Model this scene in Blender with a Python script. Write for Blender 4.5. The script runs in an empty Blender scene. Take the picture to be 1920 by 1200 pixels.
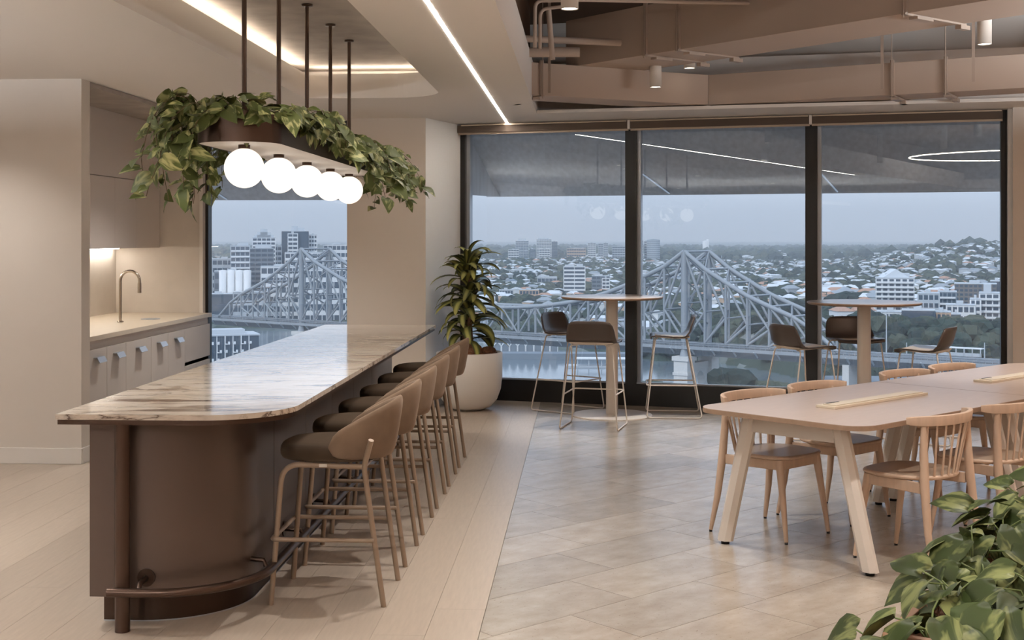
import bpy, math, random
import numpy as np
from mathutils import Vector, Matrix, Euler
from mathutils.geometry import tessellate_polygon

# ------------------------------------------------------------------ scene, camera, world, sun, exposure
sc = bpy.context.scene
COL = sc.collection
R = math.radians
H = 1.63                                   # eye height
YAW = math.atan(134 / 2400)
cam_d = bpy.data.cameras.new('camera')
cam_d.sensor_width = 36; cam_d.lens = 45; cam_d.shift_y = -152 / 1920
cam_d.clip_start = 0.05; cam_d.clip_end = 60000
cam = bpy.data.objects.new('camera', cam_d); COL.objects.link(cam)
cam.location = (0, 0, H); cam.rotation_euler = (R(90), 0, YAW)
sc.camera = cam
sc.view_settings.view_transform = 'Standard'
sc.view_settings.look = 'None'
sc.view_settings.gamma = 1
sc.view_settings.exposure = 0.12
sc.view_settings.use_curve_mapping = False
try:
    sc.cycles.use_denoising = True
    sc.cycles.max_bounces = 8
    sc.cycles.transparent_max_bounces = 24
    sc.cycles.caustics_reflective = False
    sc.cycles.caustics_refractive = False
    sc.cycles.sample_clamp_indirect = 6
except Exception:
    pass

def lin(c):
    return tuple(((v / 255) / 12.92 if v / 255 <= .04045 else ((v / 255 + .055) / 1.055) ** 2.4) for v in c)

w = bpy.data.worlds.new('sky'); sc.world = w; w.use_nodes = True
nt = w.node_tree; nt.nodes.clear()
_o = nt.nodes.new('ShaderNodeOutputWorld'); _b = nt.nodes.new('ShaderNodeBackground')
_tc = nt.nodes.new('ShaderNodeTexCoord'); _sp = nt.nodes.new('ShaderNodeSeparateXYZ'); _cr = nt.nodes.new('ShaderNodeValToRGB')
nt.links.new(_tc.outputs['Generated'], _sp.inputs[0]); nt.links.new(_sp.outputs['Z'], _cr.inputs[0])
nt.links.new(_cr.outputs[0], _b.inputs[0]); nt.links.new(_b.outputs[0], _o.inputs[0])
_cr.color_ramp.elements[0].position = 0.0; _cr.color_ramp.elements[0].color = (*lin((192, 204, 221)), 1)
_cr.color_ramp.elements[1].position = 0.5; _cr.color_ramp.elements[1].color = (*lin((182, 198, 222)), 1)
_e = _cr.color_ramp.elements.new(0.07); _e.color = (*lin((188, 202, 222)), 1)
_b.inputs[1].default_value = 1.92

sun_d = bpy.data.lights.new('sun', 'SUN'); sun_d.energy = 1.5; sun_d.angle = R(4); sun_d.color = (1, .97, .93)
sun = bpy.data.objects.new('sun', sun_d); COL.objects.link(sun)
sun.rotation_euler = (R(48), 0, R(-28))      # from behind the viewer's left, onto the city

# ------------------------------------------------------------------ materials
MATS = {}
def newmat(name):
    m = bpy.data.materials.new(name); m.use_nodes = True
    MATS[name] = m
    return m, m.node_tree, m.node_tree.nodes['Principled BSDF']

def mat(name, c, rough=.5, metal=0, spec=.5, var=0, vscale=4, bump=0, bscale=60, rnd=0, stretch=None, coat=0, emit=None, estr=0):
    m, t, p = newmat(name)
    col = (*lin(c), 1)
    p.inputs['Base Color'].default_value = col
    p.inputs['Roughness'].default_value = rough
    p.inputs['Metallic'].default_value = metal
    p.inputs['Specular IOR Level'].default_value = spec
    p.inputs['Coat Weight'].default_value = coat
    if emit:
        p.inputs['Emission Color'].default_value = (*lin(emit), 1); p.inputs['Emission Strength'].default_value = estr
    N, L = t.nodes, t.links
    src = None
    if var or bump:
        tc = N.new('ShaderNodeTexCoord'); mp = N.new('ShaderNodeMapping')
        L.new(tc.outputs['Object'], mp.inputs[0])
        if stretch: mp.inputs['Scale'].default_value = stretch
    if var:
        n = N.new('ShaderNodeTexNoise'); n.inputs['Scale'].default_value = vscale; n.inputs['Detail'].default_value = 6
        L.new(mp.outputs[0], n.inputs['Vector'])
        mx = N.new('ShaderNodeMixRGB'); mx.blend_type = 'MULTIPLY'; mx.inputs[0].default_value = 1
        mr = N.new('ShaderNodeMapRange'); mr.inputs[1].default_value = .3; mr.inputs[2].default_value = .7
        mr.inputs[3].default_value = 1 - var; mr.inputs[4].default_value = 1 + var
        L.new(n.outputs[0], mr.inputs[0]); mx.inputs[1].default_value = col; L.new(mr.outputs[0], mx.inputs[2])
        src = mx.outputs[0]
    if rnd:
        oi = N.new('ShaderNodeObjectInfo'); mr = N.new('ShaderNodeMapRange')
        mr.inputs[3].default_value = 1 - rnd; mr.inputs[4].default_value = 1 + rnd
        L.new(oi.outputs['Random'], mr.inputs[0])
        mx = N.new('ShaderNodeMixRGB'); mx.blend_type = 'MULTIPLY'; mx.inputs[0].default_value = 1
        if src: L.new(src, mx.inputs[1])
        else: mx.inputs[1].default_value = col
        L.new(mr.outputs[0], mx.inputs[2]); src = mx.outputs[0]
    if src: L.new(src, p.inputs['Base Color'])
    if bump:
        n = N.new('ShaderNodeTexNoise'); n.inputs['Scale'].default_value = bscale; n.inputs['Detail'].default_value = 4
        L.new(mp.outputs[0], n.inputs['Vector'])
        b = N.new('ShaderNodeBump'); b.inputs['Strength'].default_value = bump; b.inputs['Distance'].default_value = .01
        L.new(n.outputs[0], b.inputs['Height']); L.new(b.outputs[0], p.inputs['Normal'])
    return m

M_ceil = mat('ceiling_plaster', (238, 232, 226), .9, spec=.2)
M_wall = mat('limewash_wall', (214, 205, 196), .85, spec=.25, var=.03, vscale=1.2)
M_wall_grey = mat('painted_reveal', (214, 208, 202), .7, spec=.3)
M_lime = mat('limewash_splashback', (210, 202, 194), .8, spec=.25, var=.06, vscale=3)
M_white = mat('white_trim', (226, 220, 214), .6)
M_daylit = mat('daylit_white', (244, 243, 242), .6)  # column side and jamb whitened in colour to stand in for window daylight
M_concrete = mat('concrete', (164, 154, 146), .8, var=.14, vscale=5, bump=.15, bscale=25)
M_void = mat('painted_slab', (112, 90, 74), .9, spec=.2)
M_duct = mat('duct_paint', (184, 166, 152), .75, spec=.3, var=.02, vscale=2)
M_duct_b = mat('duct_angle', (172, 154, 140), .6)
M_bronze = mat('bronze_metal', (78, 60, 50), .33, metal=.75, var=.08, vscale=1.5)
M_bronze_d = mat('bronze_dark', (62, 47, 38), .35, metal=.8)
M_panel = mat('island_panel', (94, 79, 71), .34, metal=.5, spec=.5, var=.05, vscale=1.2)
M_black = mat('black_frame', (30, 27, 25), .38, spec=.4)
M_blackb = mat('black_rubber', (20, 19, 18), .7)
M_velvet = mat('brown_velvet', (124, 105, 89), .85, spec=.1, var=.16, vscale=7)
M_velvet.node_tree.nodes['Principled BSDF'].inputs['Sheen Weight'].default_value = .35
M_velvet.node_tree.nodes['Principled BSDF'].inputs['Sheen Roughness'].default_value = .4
M_velvet.node_tree.nodes['Principled BSDF'].inputs['Sheen Tint'].default_value = (.75, .6, .48, 1)
M_velvet_d = mat('dark_velvet', (62, 49, 38), .85, spec=.1, var=.16, vscale=7)
M_velvet_d.node_tree.nodes['Principled BSDF'].inputs['Sheen Weight'].default_value = .25
M_velvet_d.node_tree.nodes['Principled BSDF'].inputs['Sheen Tint'].default_value = (.6, .48, .36, 1)
M_tube = mat('taupe_tube', (152, 132, 114), .42, metal=.2)
M_cream = mat('cream_metal', (220, 211, 202), .45, spec=.4)
M_tag = mat('tag', (220, 214, 204), .4)
M_shell = mat('brown_shell', (78, 67, 61), .3, spec=.5)
M_pan = mat('seat_pan', (206, 194, 180), .5)
M_lam = mat('grey_laminate', (184, 172, 164), .26, var=.03, vscale=20)
M_edge = mat('ply_edge', (150, 124, 104), .5, var=.08, vscale=30)
M_wood = mat('pale_wood', (202, 175, 153), .45, var=.09, vscale=5, stretch=(6, 6, 1), rnd=.03)
M_seat = mat('chair_seat', (168, 146, 126), .4, var=.05, vscale=9)
M_ttop = mat('table_oak', (182, 164, 152), .33, var=.05, vscale=5, stretch=(1.5, 14, 1))
M_tray = mat('power_tray', (208, 196, 178), .45)
M_white_pot = mat('white_pot', (240, 236, 232), .5)
M_coir = mat('coir', (120, 82, 58), .95, var=.35, vscale=40, bump=1, bscale=70)
M_joinery = mat('joinery', (204, 196, 190), .5, var=.015)
M_joinery_u = mat('joinery_upper', (214, 203, 196), .5)
M_bench = mat('bench_stone', (214, 200, 180), .3, var=.03, vscale=25)
M_chrome = mat('steel', (190, 180, 170), .2, metal=1)
M_steel = mat('aluminium', (180, 184, 190), .35, metal=.6)
M_blind = mat('blind_fabric', (92, 78, 68), .8)
M_blindbar = mat('blind_bar', (190, 172, 152), .5)
M_trunk = mat('trunk', (132, 104, 84), .9, var=.2, vscale=25, bump=.4, bscale=40)
M_vine = mat('vine', (92, 76, 50), .7)
M_box_wood = mat('trough_wood', (166, 128, 104), .5, var=.14, vscale=4, stretch=(3, 3, 14))
M_soffit = mat('outer_hood', (206, 208, 212), .6, var=.10, vscale=3, stretch=(7, 7, .6))

def emis(name, c, s):
    m = bpy.data.materials.new(name); m.use_nodes = True; t = m.node_tree; t.nodes.clear()
    o = t.nodes.new('ShaderNodeOutputMaterial'); e = t.nodes.new('ShaderNodeEmission')
    e.inputs[0].default_value = (*lin(c), 1); e.inputs[1].default_value = s
    t.links.new(e.outputs[0], o.inputs[0]); return m
E_line = emis('led_line', (255, 246, 232), 60)
E_cove = emis('cove_led', (255, 240, 218), 24)
E_globe = emis('globe_glow', (255, 243, 228), 1.25)
E_under = emis('undercabinet_led', (255, 246, 232), 26)
E_down = emis('downlight_lens', (255, 244, 226), 6)
E_ring = emis('ring_light', (255, 240, 220), 30)

# window glass: clear with a slight cool tint and Fresnel mirror reflection
def glass():
    m = bpy.data.materials.new('window_glass'); m.use_nodes = True; t = m.node_tree; t.nodes.clear()
    N, L = t.nodes, t.links
    o = N.new('ShaderNodeOutputMaterial'); tr = N.new('ShaderNodeBsdfTransparent'); gl = N.new('ShaderNodeBsdfGlossy')
    mx = N.new('ShaderNodeMixShader'); fr = N.new('ShaderNodeFresnel'); fr.inputs[0].default_value = 1.55
    tr.inputs[0].default_value = (.93, .96, .98, 1); gl.inputs['Roughness'].default_value = 0.0
    gl.inputs[0].default_value = (.9, .9, .9, 1)
    L.new(fr.outputs[0], mx.inputs[0]); L.new(tr.outputs[0], mx.inputs[1]); L.new(gl.outputs[0], mx.inputs[2])
    L.new(mx.outputs[0], o.inputs[0]); return m
M_glass = glass()

def marble():
    m, t, p = newmat('marble'); N, L = t.nodes, t.links
    tc = N.new('ShaderNodeTexCoord'); mp = N.new('ShaderNodeMapping')
    mp.inputs['Rotation'].default_value = (0, 0, R(-7)); L.new(tc.outputs['Object'], mp.inputs[0])
    def ramp(els, src):
        r = N.new('ShaderNodeValToRGB'); r.color_ramp.elements[0].position = els[0][0]; r.color_ramp.elements[0].color = els[0][1]
        r.color_ramp.elements[1].position = els[-1][0]; r.color_ramp.elements[1].color = els[-1][1]
        for e in els[1:-1]:
            x = r.color_ramp.elements.new(e[0]); x.color = e[1]
        L.new(src, r.inputs[0]); return r.outputs[0]
    g = lambda v: (v, v, v, 1)
    def vein(scale, sy, dist, width, w2):
        m2 = N.new('ShaderNodeMapping'); m2.inputs['Scale'].default_value = (1, sy, sy); L.new(mp.outputs[0], m2.inputs[0])
        n = N.new('ShaderNodeTexNoise'); n.inputs['Scale'].default_value = scale; n.inputs['Detail'].default_value = 7
        n.inputs['Roughness'].default_value = .56; n.inputs['Distortion'].default_value = dist; L.new(m2.outputs[0], n.inputs['Vector'])
        return ramp([(.5 - w2, g(0)), (.5 - width, g(.35)), (.5, g(1)), (.5 + width, g(.35)), (.5 + w2, g(0))], n.outputs[0])
    v1 = vein(.75, 4.2, .45, .006, .02)
    v2 = vein(1.2, 6.5, .6, .005, .016)
    v3 = vein(1.9, 11, .4, .004, .024)
    # patchiness: where veins are strong
    n = N.new('ShaderNodeTexNoise'); n.inputs['Scale'].default_value = 1.1; n.inputs['Detail'].default_value = 2
    L.new(mp.outputs[0], n.inputs['Vector'])
    pt = ramp([(.4, g(.15)), (.6, g(1))], n.outputs[0])
    def mul(a, b):
        x = N.new('ShaderNodeMath'); x.operation = 'MULTIPLY'; L.new(a, x.inputs[0])
        if isinstance(b, float): x.inputs[1].default_value = b
        else: L.new(b, x.inputs[1])
        return x.outputs[0]
    def mix(fac, a, b):
        x = N.new('ShaderNodeMixRGB'); L.new(fac, x.inputs[0])
        if isinstance(a, tuple): x.inputs[1].default_value = a
        else: L.new(a, x.inputs[1])
        x.inputs[2].default_value = b; return x.outputs[0]
    nb = N.new('ShaderNodeTexNoise'); nb.inputs['Scale'].default_value = 2.5; nb.inputs['Detail'].default_value = 4
    L.new(mp.outputs[0], nb.inputs['Vector'])
    base = ramp([(.3, (*lin((198, 182, 165)), 1)), (.5, (*lin((212, 203, 193)), 1)), (.7, (*lin((206, 193, 179)), 1))], nb.outputs[0])
    # dark mass near the front-left corner
    md = N.new('ShaderNodeMapping'); md.inputs['Scale'].default_value = (1.6, 6, 3); L.new(mp.outputs[0], md.inputs[0])
    nd = N.new('ShaderNodeTexNoise'); nd.inputs['Scale'].default_value = .9; nd.inputs['Detail'].default_value = 6; nd.inputs['Distortion'].default_value = .5
    L.new(md.outputs[0], nd.inputs['Vector'])
    dk = ramp([(.60, g(0)), (.66, g(.85))], nd.outputs[0])
    c = mix(mul(v3, .6), base, (*lin((150, 128, 108)), 1))
    c = mix(mul(v2, pt), c, (*lin((110, 82, 62)), 1))
    c = mix(mul(v1, .95), c, (*lin((72, 50, 40)), 1))
    c = mix(mul(dk, pt), c, (*lin((84, 60, 46)), 1))
    L.new(c, p.inputs['Base Color']); p.inputs['Roughness'].default_value = .1; p.inputs['Specular IOR Level'].default_value = .6
    return m
M_marble = marble()

def travertine():
    m, t, p = newmat('travertine'); N, L = t.nodes, t.links
    tc = N.new('ShaderNodeTexCoord'); oi = N.new('ShaderNodeObjectInfo')
    add = N.new('ShaderNodeVectorMath'); add.operation = 'ADD'
    mul = N.new('ShaderNodeMath'); mul.operation = 'MULTIPLY'; mul.inputs[1].default_value = 37
    L.new(oi.outputs['Random'], mul.inputs[0]); cb = N.new('ShaderNodeCombineXYZ')
    L.new(mul.outputs[0], cb.inputs[0]); L.new(mul.outputs[0], cb.inputs[1])
    L.new(tc.outputs['Object'], add.inputs[0]); L.new(cb.outputs[0], add.inputs[1])
    mp = N.new('ShaderNodeMapping'); mp.inputs['Scale'].default_value = (1, 1.7, 1); L.new(add.outputs[0], mp.inputs[0])
    n = N.new('ShaderNodeTexNoise'); n.inputs['Scale'].default_value = 4.5; n.inputs['Detail'].default_value = 8; n.inputs['Roughness'].default_value = .66
    L.new(mp.outputs[0], n.inputs['Vector'])
    r = N.new('ShaderNodeValToRGB'); L.new(n.outputs[0], r.inputs[0])
    r.color_ramp.elements[0].position = .25; r.color_ramp.elements[0].color = (*lin((154, 140, 126)), 1)
    r.color_ramp.elements[1].position = .8; r.color_ramp.elements[1].color = (*lin((188, 178, 166)), 1)
    mr = N.new('ShaderNodeMapRange'); mr.inputs[3].default_value = .86; mr.inputs[4].default_value = 1.08
    L.new(oi.outputs['Random'], mr.inputs[0])
    mx = N.new('ShaderNodeMixRGB'); mx.blend_type = 'MULTIPLY'; mx.inputs[0].default_value = 1
    L.new(r.outputs[0], mx.inputs[1]); L.new(mr.outputs[0], mx.inputs[2])
    # small pits
    n2 = N.new('ShaderNodeTexNoise'); n2.inputs['Scale'].default_value = 55; n2.inputs['Detail'].default_value = 2
    L.new(mp.outputs[0], n2.inputs['Vector'])
    r2 = N.new('ShaderNodeValToRGB'); L.new(n2.outputs[0], r2.inputs[0])
    r2.color_ramp.elements[0].position = .26; r2.color_ramp.elements[0].color = (.55, .45, .38, 1)
    r2.color_ramp.elements[1].position = .33; r2.color_ramp.elements[1].color = (1, 1, 1, 1)
    m2 = N.new('ShaderNodeMixRGB'); m2.blend_type = 'MULTIPLY'; m2.inputs[0].default_value = .8
    L.new(mx.outputs[0], m2.inputs[1]); L.new(r2.outputs[0], m2.inputs[2])
    L.new(m2.outputs[0], p.inputs['Base Color'])
    p.inputs['Roughness'].default_value = .27
    return m
M_trav = travertine()
M_grout = mat('grout', (150, 128, 106), .8)
M_plank = mat('oak_plank', (184, 169, 154), .36, var=.06, vscale=7, stretch=(9, .9, 1), rnd=.028)
M_under = mat('plank_joint', (110, 92, 78), .8)

def leafmat(name, dark, light, amt, scale=14, stripe=False):
    m, t, p = newmat(name); N, L = t.nodes, t.links
    tc = N.new('ShaderNodeTexCoord'); oi = N.new('ShaderNodeObjectInfo')
    r = N.new('ShaderNodeValToRGB')
    if stripe:
        sp = N.new('ShaderNodeSeparateXYZ'); L.new(tc.outputs['Object'], sp.inputs[0])
        ab = N.new('ShaderNodeMath'); ab.operation = 'ABSOLUTE'; L.new(sp.outputs['X'], ab.inputs[0])
        L.new(ab.outputs[0], r.inputs[0])
        r.color_ramp.elements[0].position = .008; r.color_ramp.elements[0].color = (*lin(light), 1)
        r.color_ramp.elements[1].position = .022; r.color_ramp.elements[1].color = (*lin(dark), 1)
    else:
        mul = N.new('ShaderNodeMath'); mul.operation = 'MULTIPLY'; mul.inputs[1].default_value = 50
        L.new(oi.outputs['Random'], mul.inputs[0]); cb = N.new('ShaderNodeCombineXYZ')
        L.new(mul.outputs[0], cb.inputs[0]); L.new(mul.outputs[0], cb.inputs[2])
        add = N.new('ShaderNodeVectorMath'); add.operation = 'ADD'; L.new(tc.outputs['Object'], add.inputs[0]); L.new(cb.outputs[0], add.inputs[1])
        mp = N.new('ShaderNodeMapping'); mp.inputs['Scale'].default_value = (2, .6, 1); L.new(add.outputs[0], mp.inputs[0])
        n = N.new('ShaderNodeTexNoise'); n.inputs['Scale'].default_value = scale; n.inputs['Detail'].default_value = 3; n.inputs['Distortion'].default_value = 1
        L.new(mp.outputs[0], n.inputs['Vector']); L.new(n.outputs[0], r.inputs[0])
        r.color_ramp.elements[0].position = .62 - amt; r.color_ramp.elements[0].color = (*lin(dark), 1)
        r.color_ramp.elements[1].position = .74 - amt; r.color_ramp.elements[1].color = (*lin(light), 1)
    mr = N.new('ShaderNodeMapRange'); mr.inputs[3].default_value = .72; mr.inputs[4].default_value = 1.25
    L.new(oi.outputs['Random'], mr.inputs[0])
    mx = N.new('ShaderNodeMixRGB'); mx.blend_type = 'MULTIPLY'; mx.inputs[0].default_value = 1
    L.new(r.outputs[0], mx.inputs[1]); L.new(mr.outputs[0], mx.inputs[2]); L.new(mx.outputs[0], p.inputs['Base Color'])
    p.inputs['Roughness'].default_value = .5; p.inputs['Specular IOR Level'].default_value = .28
    p.inputs['Subsurface Weight'].default_value = 0
    return m
M_pothos = leafmat('pothos_leaf', (88, 100, 54), (176, 178, 126), .10, 16)
M_pothos_big = leafmat('pothos_big_leaf', (62, 74, 38), (138, 144, 92), .12, 10)
M_drac = leafmat('dracaena_leaf', (72, 78, 42), (156, 154, 88), 0, stripe=True)

# ------------------------------------------------------------------ geometry helpers
class MB:
    """collects shapes and links them as ONE mesh object"""
    def __init__(s): s.v = []; s.f = []; s.m = []; s.sm = []
    def add(s, vs, fs, mi=0, smooth=False):
        o = len(s.v); s.v.extend([tuple(v) for v in vs])
        for f in fs: s.f.append(tuple(i + o for i in f)); s.m.append(mi); s.sm.append(smooth)
        return s
    def box(s, x0, x1, y0, y1, z0, z1, mi=0, M=None):
        vs = [(x, y, z) for z in (z0, z1) for y in (y0, y1) for x in (x0, x1)]
        if M is not None: vs = [M @ Vector(v) for v in vs]
        return s.add(vs, [(0, 2, 3, 1), (4, 5, 7, 6), (0, 1, 5, 4), (2, 6, 7, 3), (0, 4, 6, 2), (1, 3, 7, 5)], mi)
    def prism(s, poly, z0, z1, mi=0, top_mi=None, smooth=False):
        n = len(poly); area = sum(poly[i][0] * poly[(i + 1) % n][1] - poly[(i + 1) % n][0] * poly[i][1] for i in range(n))
        if area < 0: poly = poly[::-1]
        vs = [(p[0], p[1], z0) for p in poly] + [(p[0], p[1], z1) for p in poly]
        sides = [(i, (i + 1) % n, n + (i + 1) % n, n + i) for i in range(n)]
        s.add(vs, sides, mi, smooth)
        tri = tessellate_polygon([[Vector((p[0], p[1], 0)) for p in poly]])
        up, dn = [], []
        for a, b, c in tri:
            A, B, C = poly[a], poly[b], poly[c]
            if (B[0] - A[0]) * (C[1] - A[1]) - (B[1] - A[1]) * (C[0] - A[0]) < 0: b, c = c, b
            up.append((n + a, n + b, n + c)); dn.append((a, c, b))
        s.add(vs, up, mi if top_mi is None else top_mi); s.add(vs, dn, mi)
        return s
    def tube(s, pts, r, n=10, mi=0, cap=True, closed=False):
        pts = [Vector(p) for p in pts]; k = len(pts)
        rs = r if isinstance(r, (list, tuple)) else [r] * k
        T = []
        for i in range(k):
            if closed: d = pts[(i + 1) % k] - pts[i - 1]
            else: d = pts[min(i + 1, k - 1)] - pts[max(i - 1, 0)]
            T.append(d.normalized())
        up = Vector((0, 0, 1)) if abs(T[0].z) < .9 else Vector((1, 0, 0))
        N = (up - T[0] * up.dot(T[0])).normalized(); vs = []
        for i in range(k):
            N = (N - T[i] * N.dot(T[i])).normalized(); B = T[i].cross(N)
            for j in range(n):
                a = 2 * math.pi * j / n
                vs.append(pts[i] + (N * math.cos(a) + B * math.sin(a)) * rs[i])
        fs = []
        for i in range(k if closed else k - 1):
            for j in range(n):
                a, b = i * n + j, i * n + (j + 1) % n
                c, d = ((i + 1) % k) * n + (j + 1) % n, ((i + 1) % k) * n + j
                fs.append((a, b, c, d))
        s.add(vs, fs, mi, True)
        if cap and not closed:
            s.add(vs, [tuple(range(n - 1, -1, -1)), tuple((k - 1) * n + j for j in range(n))], mi)
        return s
    def lathe(s, prof, n=32, c=(0, 0, 0), mi=0, smooth=True):
        vs = []; fs = []; k = len(prof)
        for r, z in prof:
            for j in range(n):
                a = 2 * math.pi * j / n; vs.append((c[0] + r * math.cos(a), c[1] + r * math.sin(a), c[2] + z))
        for i in range(k - 1):
            for j in range(n):
                fs.append((i * n + j, i * n + (j + 1) % n, (i + 1) * n + (j + 1) % n, (i + 1) * n + j))
        s.add(vs, fs, mi, smooth); return s
    def loft(s, rings, mi=0, smooth=True, cap=True, closed=True):
        n = len(rings[0]); vs = [v for r in rings for v in r]; fs = []
        for i in range(len(rings) - 1):
            for j in range(n if closed else n - 1):
                fs.append((i * n + j, i * n + (j + 1) % n, (i + 1) * n + (j + 1) % n, (i + 1) * n + j))
        s.add(vs, fs, mi, smooth)
        if cap:
            k = len(rings); s.add(vs, [tuple(range(n - 1, -1, -1)), tuple((k - 1) * n + j for j in range(n))], mi, smooth)
        return s
    def sphere(s, c, r, n=24, k=14, mi=0, sc=(1, 1, 1)):
        prof = [(r * math.sin(math.pi * i / k) + 1e-5, -r * math.cos(math.pi * i / k)) for i in range(k + 1)]
        o = len(s.v); s.lathe(prof, n, (0, 0, 0), mi)
        for i in range(o, len(s.v)):
            v = s.v[i]; s.v[i] = (c[0] + v[0] * sc[0], c[1] + v[1] * sc[1], c[2] + v[2] * sc[2])
        return s
    def mesh(s, name, mats):
        me = bpy.data.meshes.new(name); me.from_pydata(s.v, [], s.f)
        for m in (mats if isinstance(mats, (list, tuple)) else [mats]): me.materials.append(m)
        me.polygons.foreach_set('material_index', s.m); me.polygons.foreach_set('use_smooth', s.sm)
        me.update(); return me
    def build(s, name, mats, parent=None, loc=None, bevel=0):
        o = bpy.data.objects.new(name, s.mesh(name, mats)); COL.objects.link(o)
        if parent: o.parent = parent
        if loc: o.location = loc
        if bevel:
            b = o.modifiers.new('bevel', 'BEVEL'); b.width = bevel; b.segments = 2; b.limit_method = 'ANGLE'; b.angle_limit = R(40)
        return o

def tag(o, label=None, cat=None, group=None, kind=None):
    if label: o['label'] = label
    if cat: o['category'] = cat
    if group: o['group'] = group
    if kind: o['kind'] = kind
    return o
def thing(name, label, cat, loc=(0, 0, 0), rz=0, group=None):
    o = bpy.data.objects.new(name, None); COL.objects.link(o); o.location = loc; o.rotation_euler = (0, 0, rz)
    o.empty_display_size = .1
    return tag(o, label, cat, group)
def struct(o, label=None):
    o['kind'] = 'structure'
    if label: o['label'] = label
    return o
KIDS = {}
def children(o): return [c for c in o.children]
def copy_tree(o, parent=None, loc=None, rz=None):
    c = o.copy(); COL.objects.link(c)
    c.parent = parent
    if loc is not None: c.location = loc
    if rz is not None: c.rotation_euler = (0, 0, rz)
    for ch in list(o.children):
        copy_tree(ch, c)
    return c
def rrect(x0, x1, y0, y1, r, k=6):
    """rounded rectangle; r = radius or 4 radii (SW, SE, NE, NW)"""
    rs = r if isinstance(r, (list, tuple)) else [r] * 4
    P = []
    for (cx, cy, a0), rr in zip(((x0, y0, 180), (x1, y0, 270), (x1, y1, 0), (x0, y1, 90)), rs):
        if rr <= 0: P.append((cx, cy)); continue
        ox = cx + rr if cx == x0 else cx - rr; oy = cy + rr if cy == y0 else cy - rr
        for i in range(k + 1):
            a = R(a0 + 90 * i / k); P.append((ox + rr * math.cos(a), oy + rr * math.sin(a)))
    return P
def fillet(pts, r, k=5):
    """round the corners of a polyline"""
    pts = [Vector(p) for p in pts]; out = [pts[0]]
    for i in range(1, len(pts) - 1):
        a, b, c = pts[i - 1], pts[i], pts[i + 1]
        d1 = (a - b); d2 = (c - b); rr = min(r, d1.length * .45, d2.length * .45)
        p, q = b + d1.normalized() * rr, b + d2.normalized() * rr
        for j in range(k + 1):
            t = j / k; out.append(p * (1 - t) ** 2 + b * 2 * t * (1 - t) + q * t ** 2)
    out.append(pts[-1]); return out

# =================================================================== STRUCTURE
CZ = 2.79
rng = random.Random(7)

# --- floors
base = struct(MB().box(-8, 7, -7, 14.2, -.30, -.012).build('floor', M_grout), 'concrete floor under the boards and stone')
woodf = struct(MB().box(-8, -.43, -7, 13.9, -.012, -.009).build('floor', M_under), 'pale oak plank floor beside the bar')
stonef = struct(MB().box(-.43, 7, -7, 13.9, -.012, -.0055).build('floor', M_grout), 'diagonal travertine paving by the windows')
PW, PL = .22, 2.2
pm = MB().box(-PW / 2 + .0006, PW / 2 - .0006, -PL / 2 + .0006, PL / 2 - .0006, -.009, 0).mesh('plank', M_plank)
ncol = 0
x = -.43 - PW / 2
while x > -5.2:
    off = rng.random() * PL
    y = 1.6 + off - PL
    while y < 14.6:
        if y > 2.0 and y < 15.0:
            o = bpy.data.objects.new('plank', pm); COL.objects.link(o); o.parent = woodf; o.location = (x, y, 0)
        y += PL
    x -= PW
# travertine: running bond at 45 degrees, clipped at the oak boundary
def clip(poly, inside, inter):
    out = []
    for i in range(len(poly)):
        a, b = poly[i], poly[(i + 1) % len(poly)]
        ia, ib = inside(a), inside(b)
        if ia: out.append(a)
        if ia != ib: out.append(inter(a, b))
    return out
U = (math.cos(R(45)), math.sin(R(45))); V = (-U[1], U[0])
def sn(s_, n_): return (s_ * U[0] + n_ * V[0], s_ * U[1] + n_ * V[1])
TW, TL = .4146, .83
tile_mesh = MB().box(-TL / 2 + .0014, TL / 2 - .0014, -TW / 2 + .0014, TW / 2 - .0014, -.0055, 0).mesh('tile', M_trav)
n0 = (-.43) * V[0] + 5.766 * V[1]       # a joint row passes the boundary at Y = 5.766
ntile = 0
for k in range(-8, 22):
    nc = n0 + (k + .5) * TW
    off = (k * .37 % 1) * TL + rng.uniform(-.1, .1)
    for j in range(-4, 18):
        s_ = off + j * TL
        c = sn(s_, nc)
        if not (c[1] > 2.9 and c[1] < 14 and c[0] > -.95 and c[0] < .55 * c[1] - .5 + 1.2 and c[0] < 5): continue
        if (c[0] - 1.2) > .42 * c[1]: continue
        if c[0] > .15:
            o = bpy.data.objects.new('tile', tile_mesh); COL.objects.link(o); o.location = (c[0], c[1], 0); o.rotation_euler = (0, 0, R(45))
        else:
            g = .0014
            poly = [sn(s_ + a, nc + b) for a, b in ((-TL / 2 + g, -TW / 2 + g), (TL / 2 - g, -TW / 2 + g), (TL / 2 - g, TW / 2 - g), (-TL / 2 + g, TW / 2 - g))]
            poly = clip(poly, lambda p: p[0] > -.428, lambda a, b: (-.428, a[1] + (b[1] - a[1]) * (-.428 - a[0]) / (b[0] - a[0])))
            if len(poly) < 3: continue
            loc = [(p[0] - c[0], p[1] - c[1]) for p in poly]
            ca, sa = math.cos(R(-45)), math.sin(R(-45))
            loc = [(p[0] * ca - p[1] * sa, p[0] * sa + p[1] * ca) for p in loc]
            o = MB().prism(loc, -.0055, 0).build('tile', M_trav); o.location = (c[0], c[1], 0); o.rotation_euler = (0, 0, R(45))
        o.parent = stonef; ntile += 1

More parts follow.
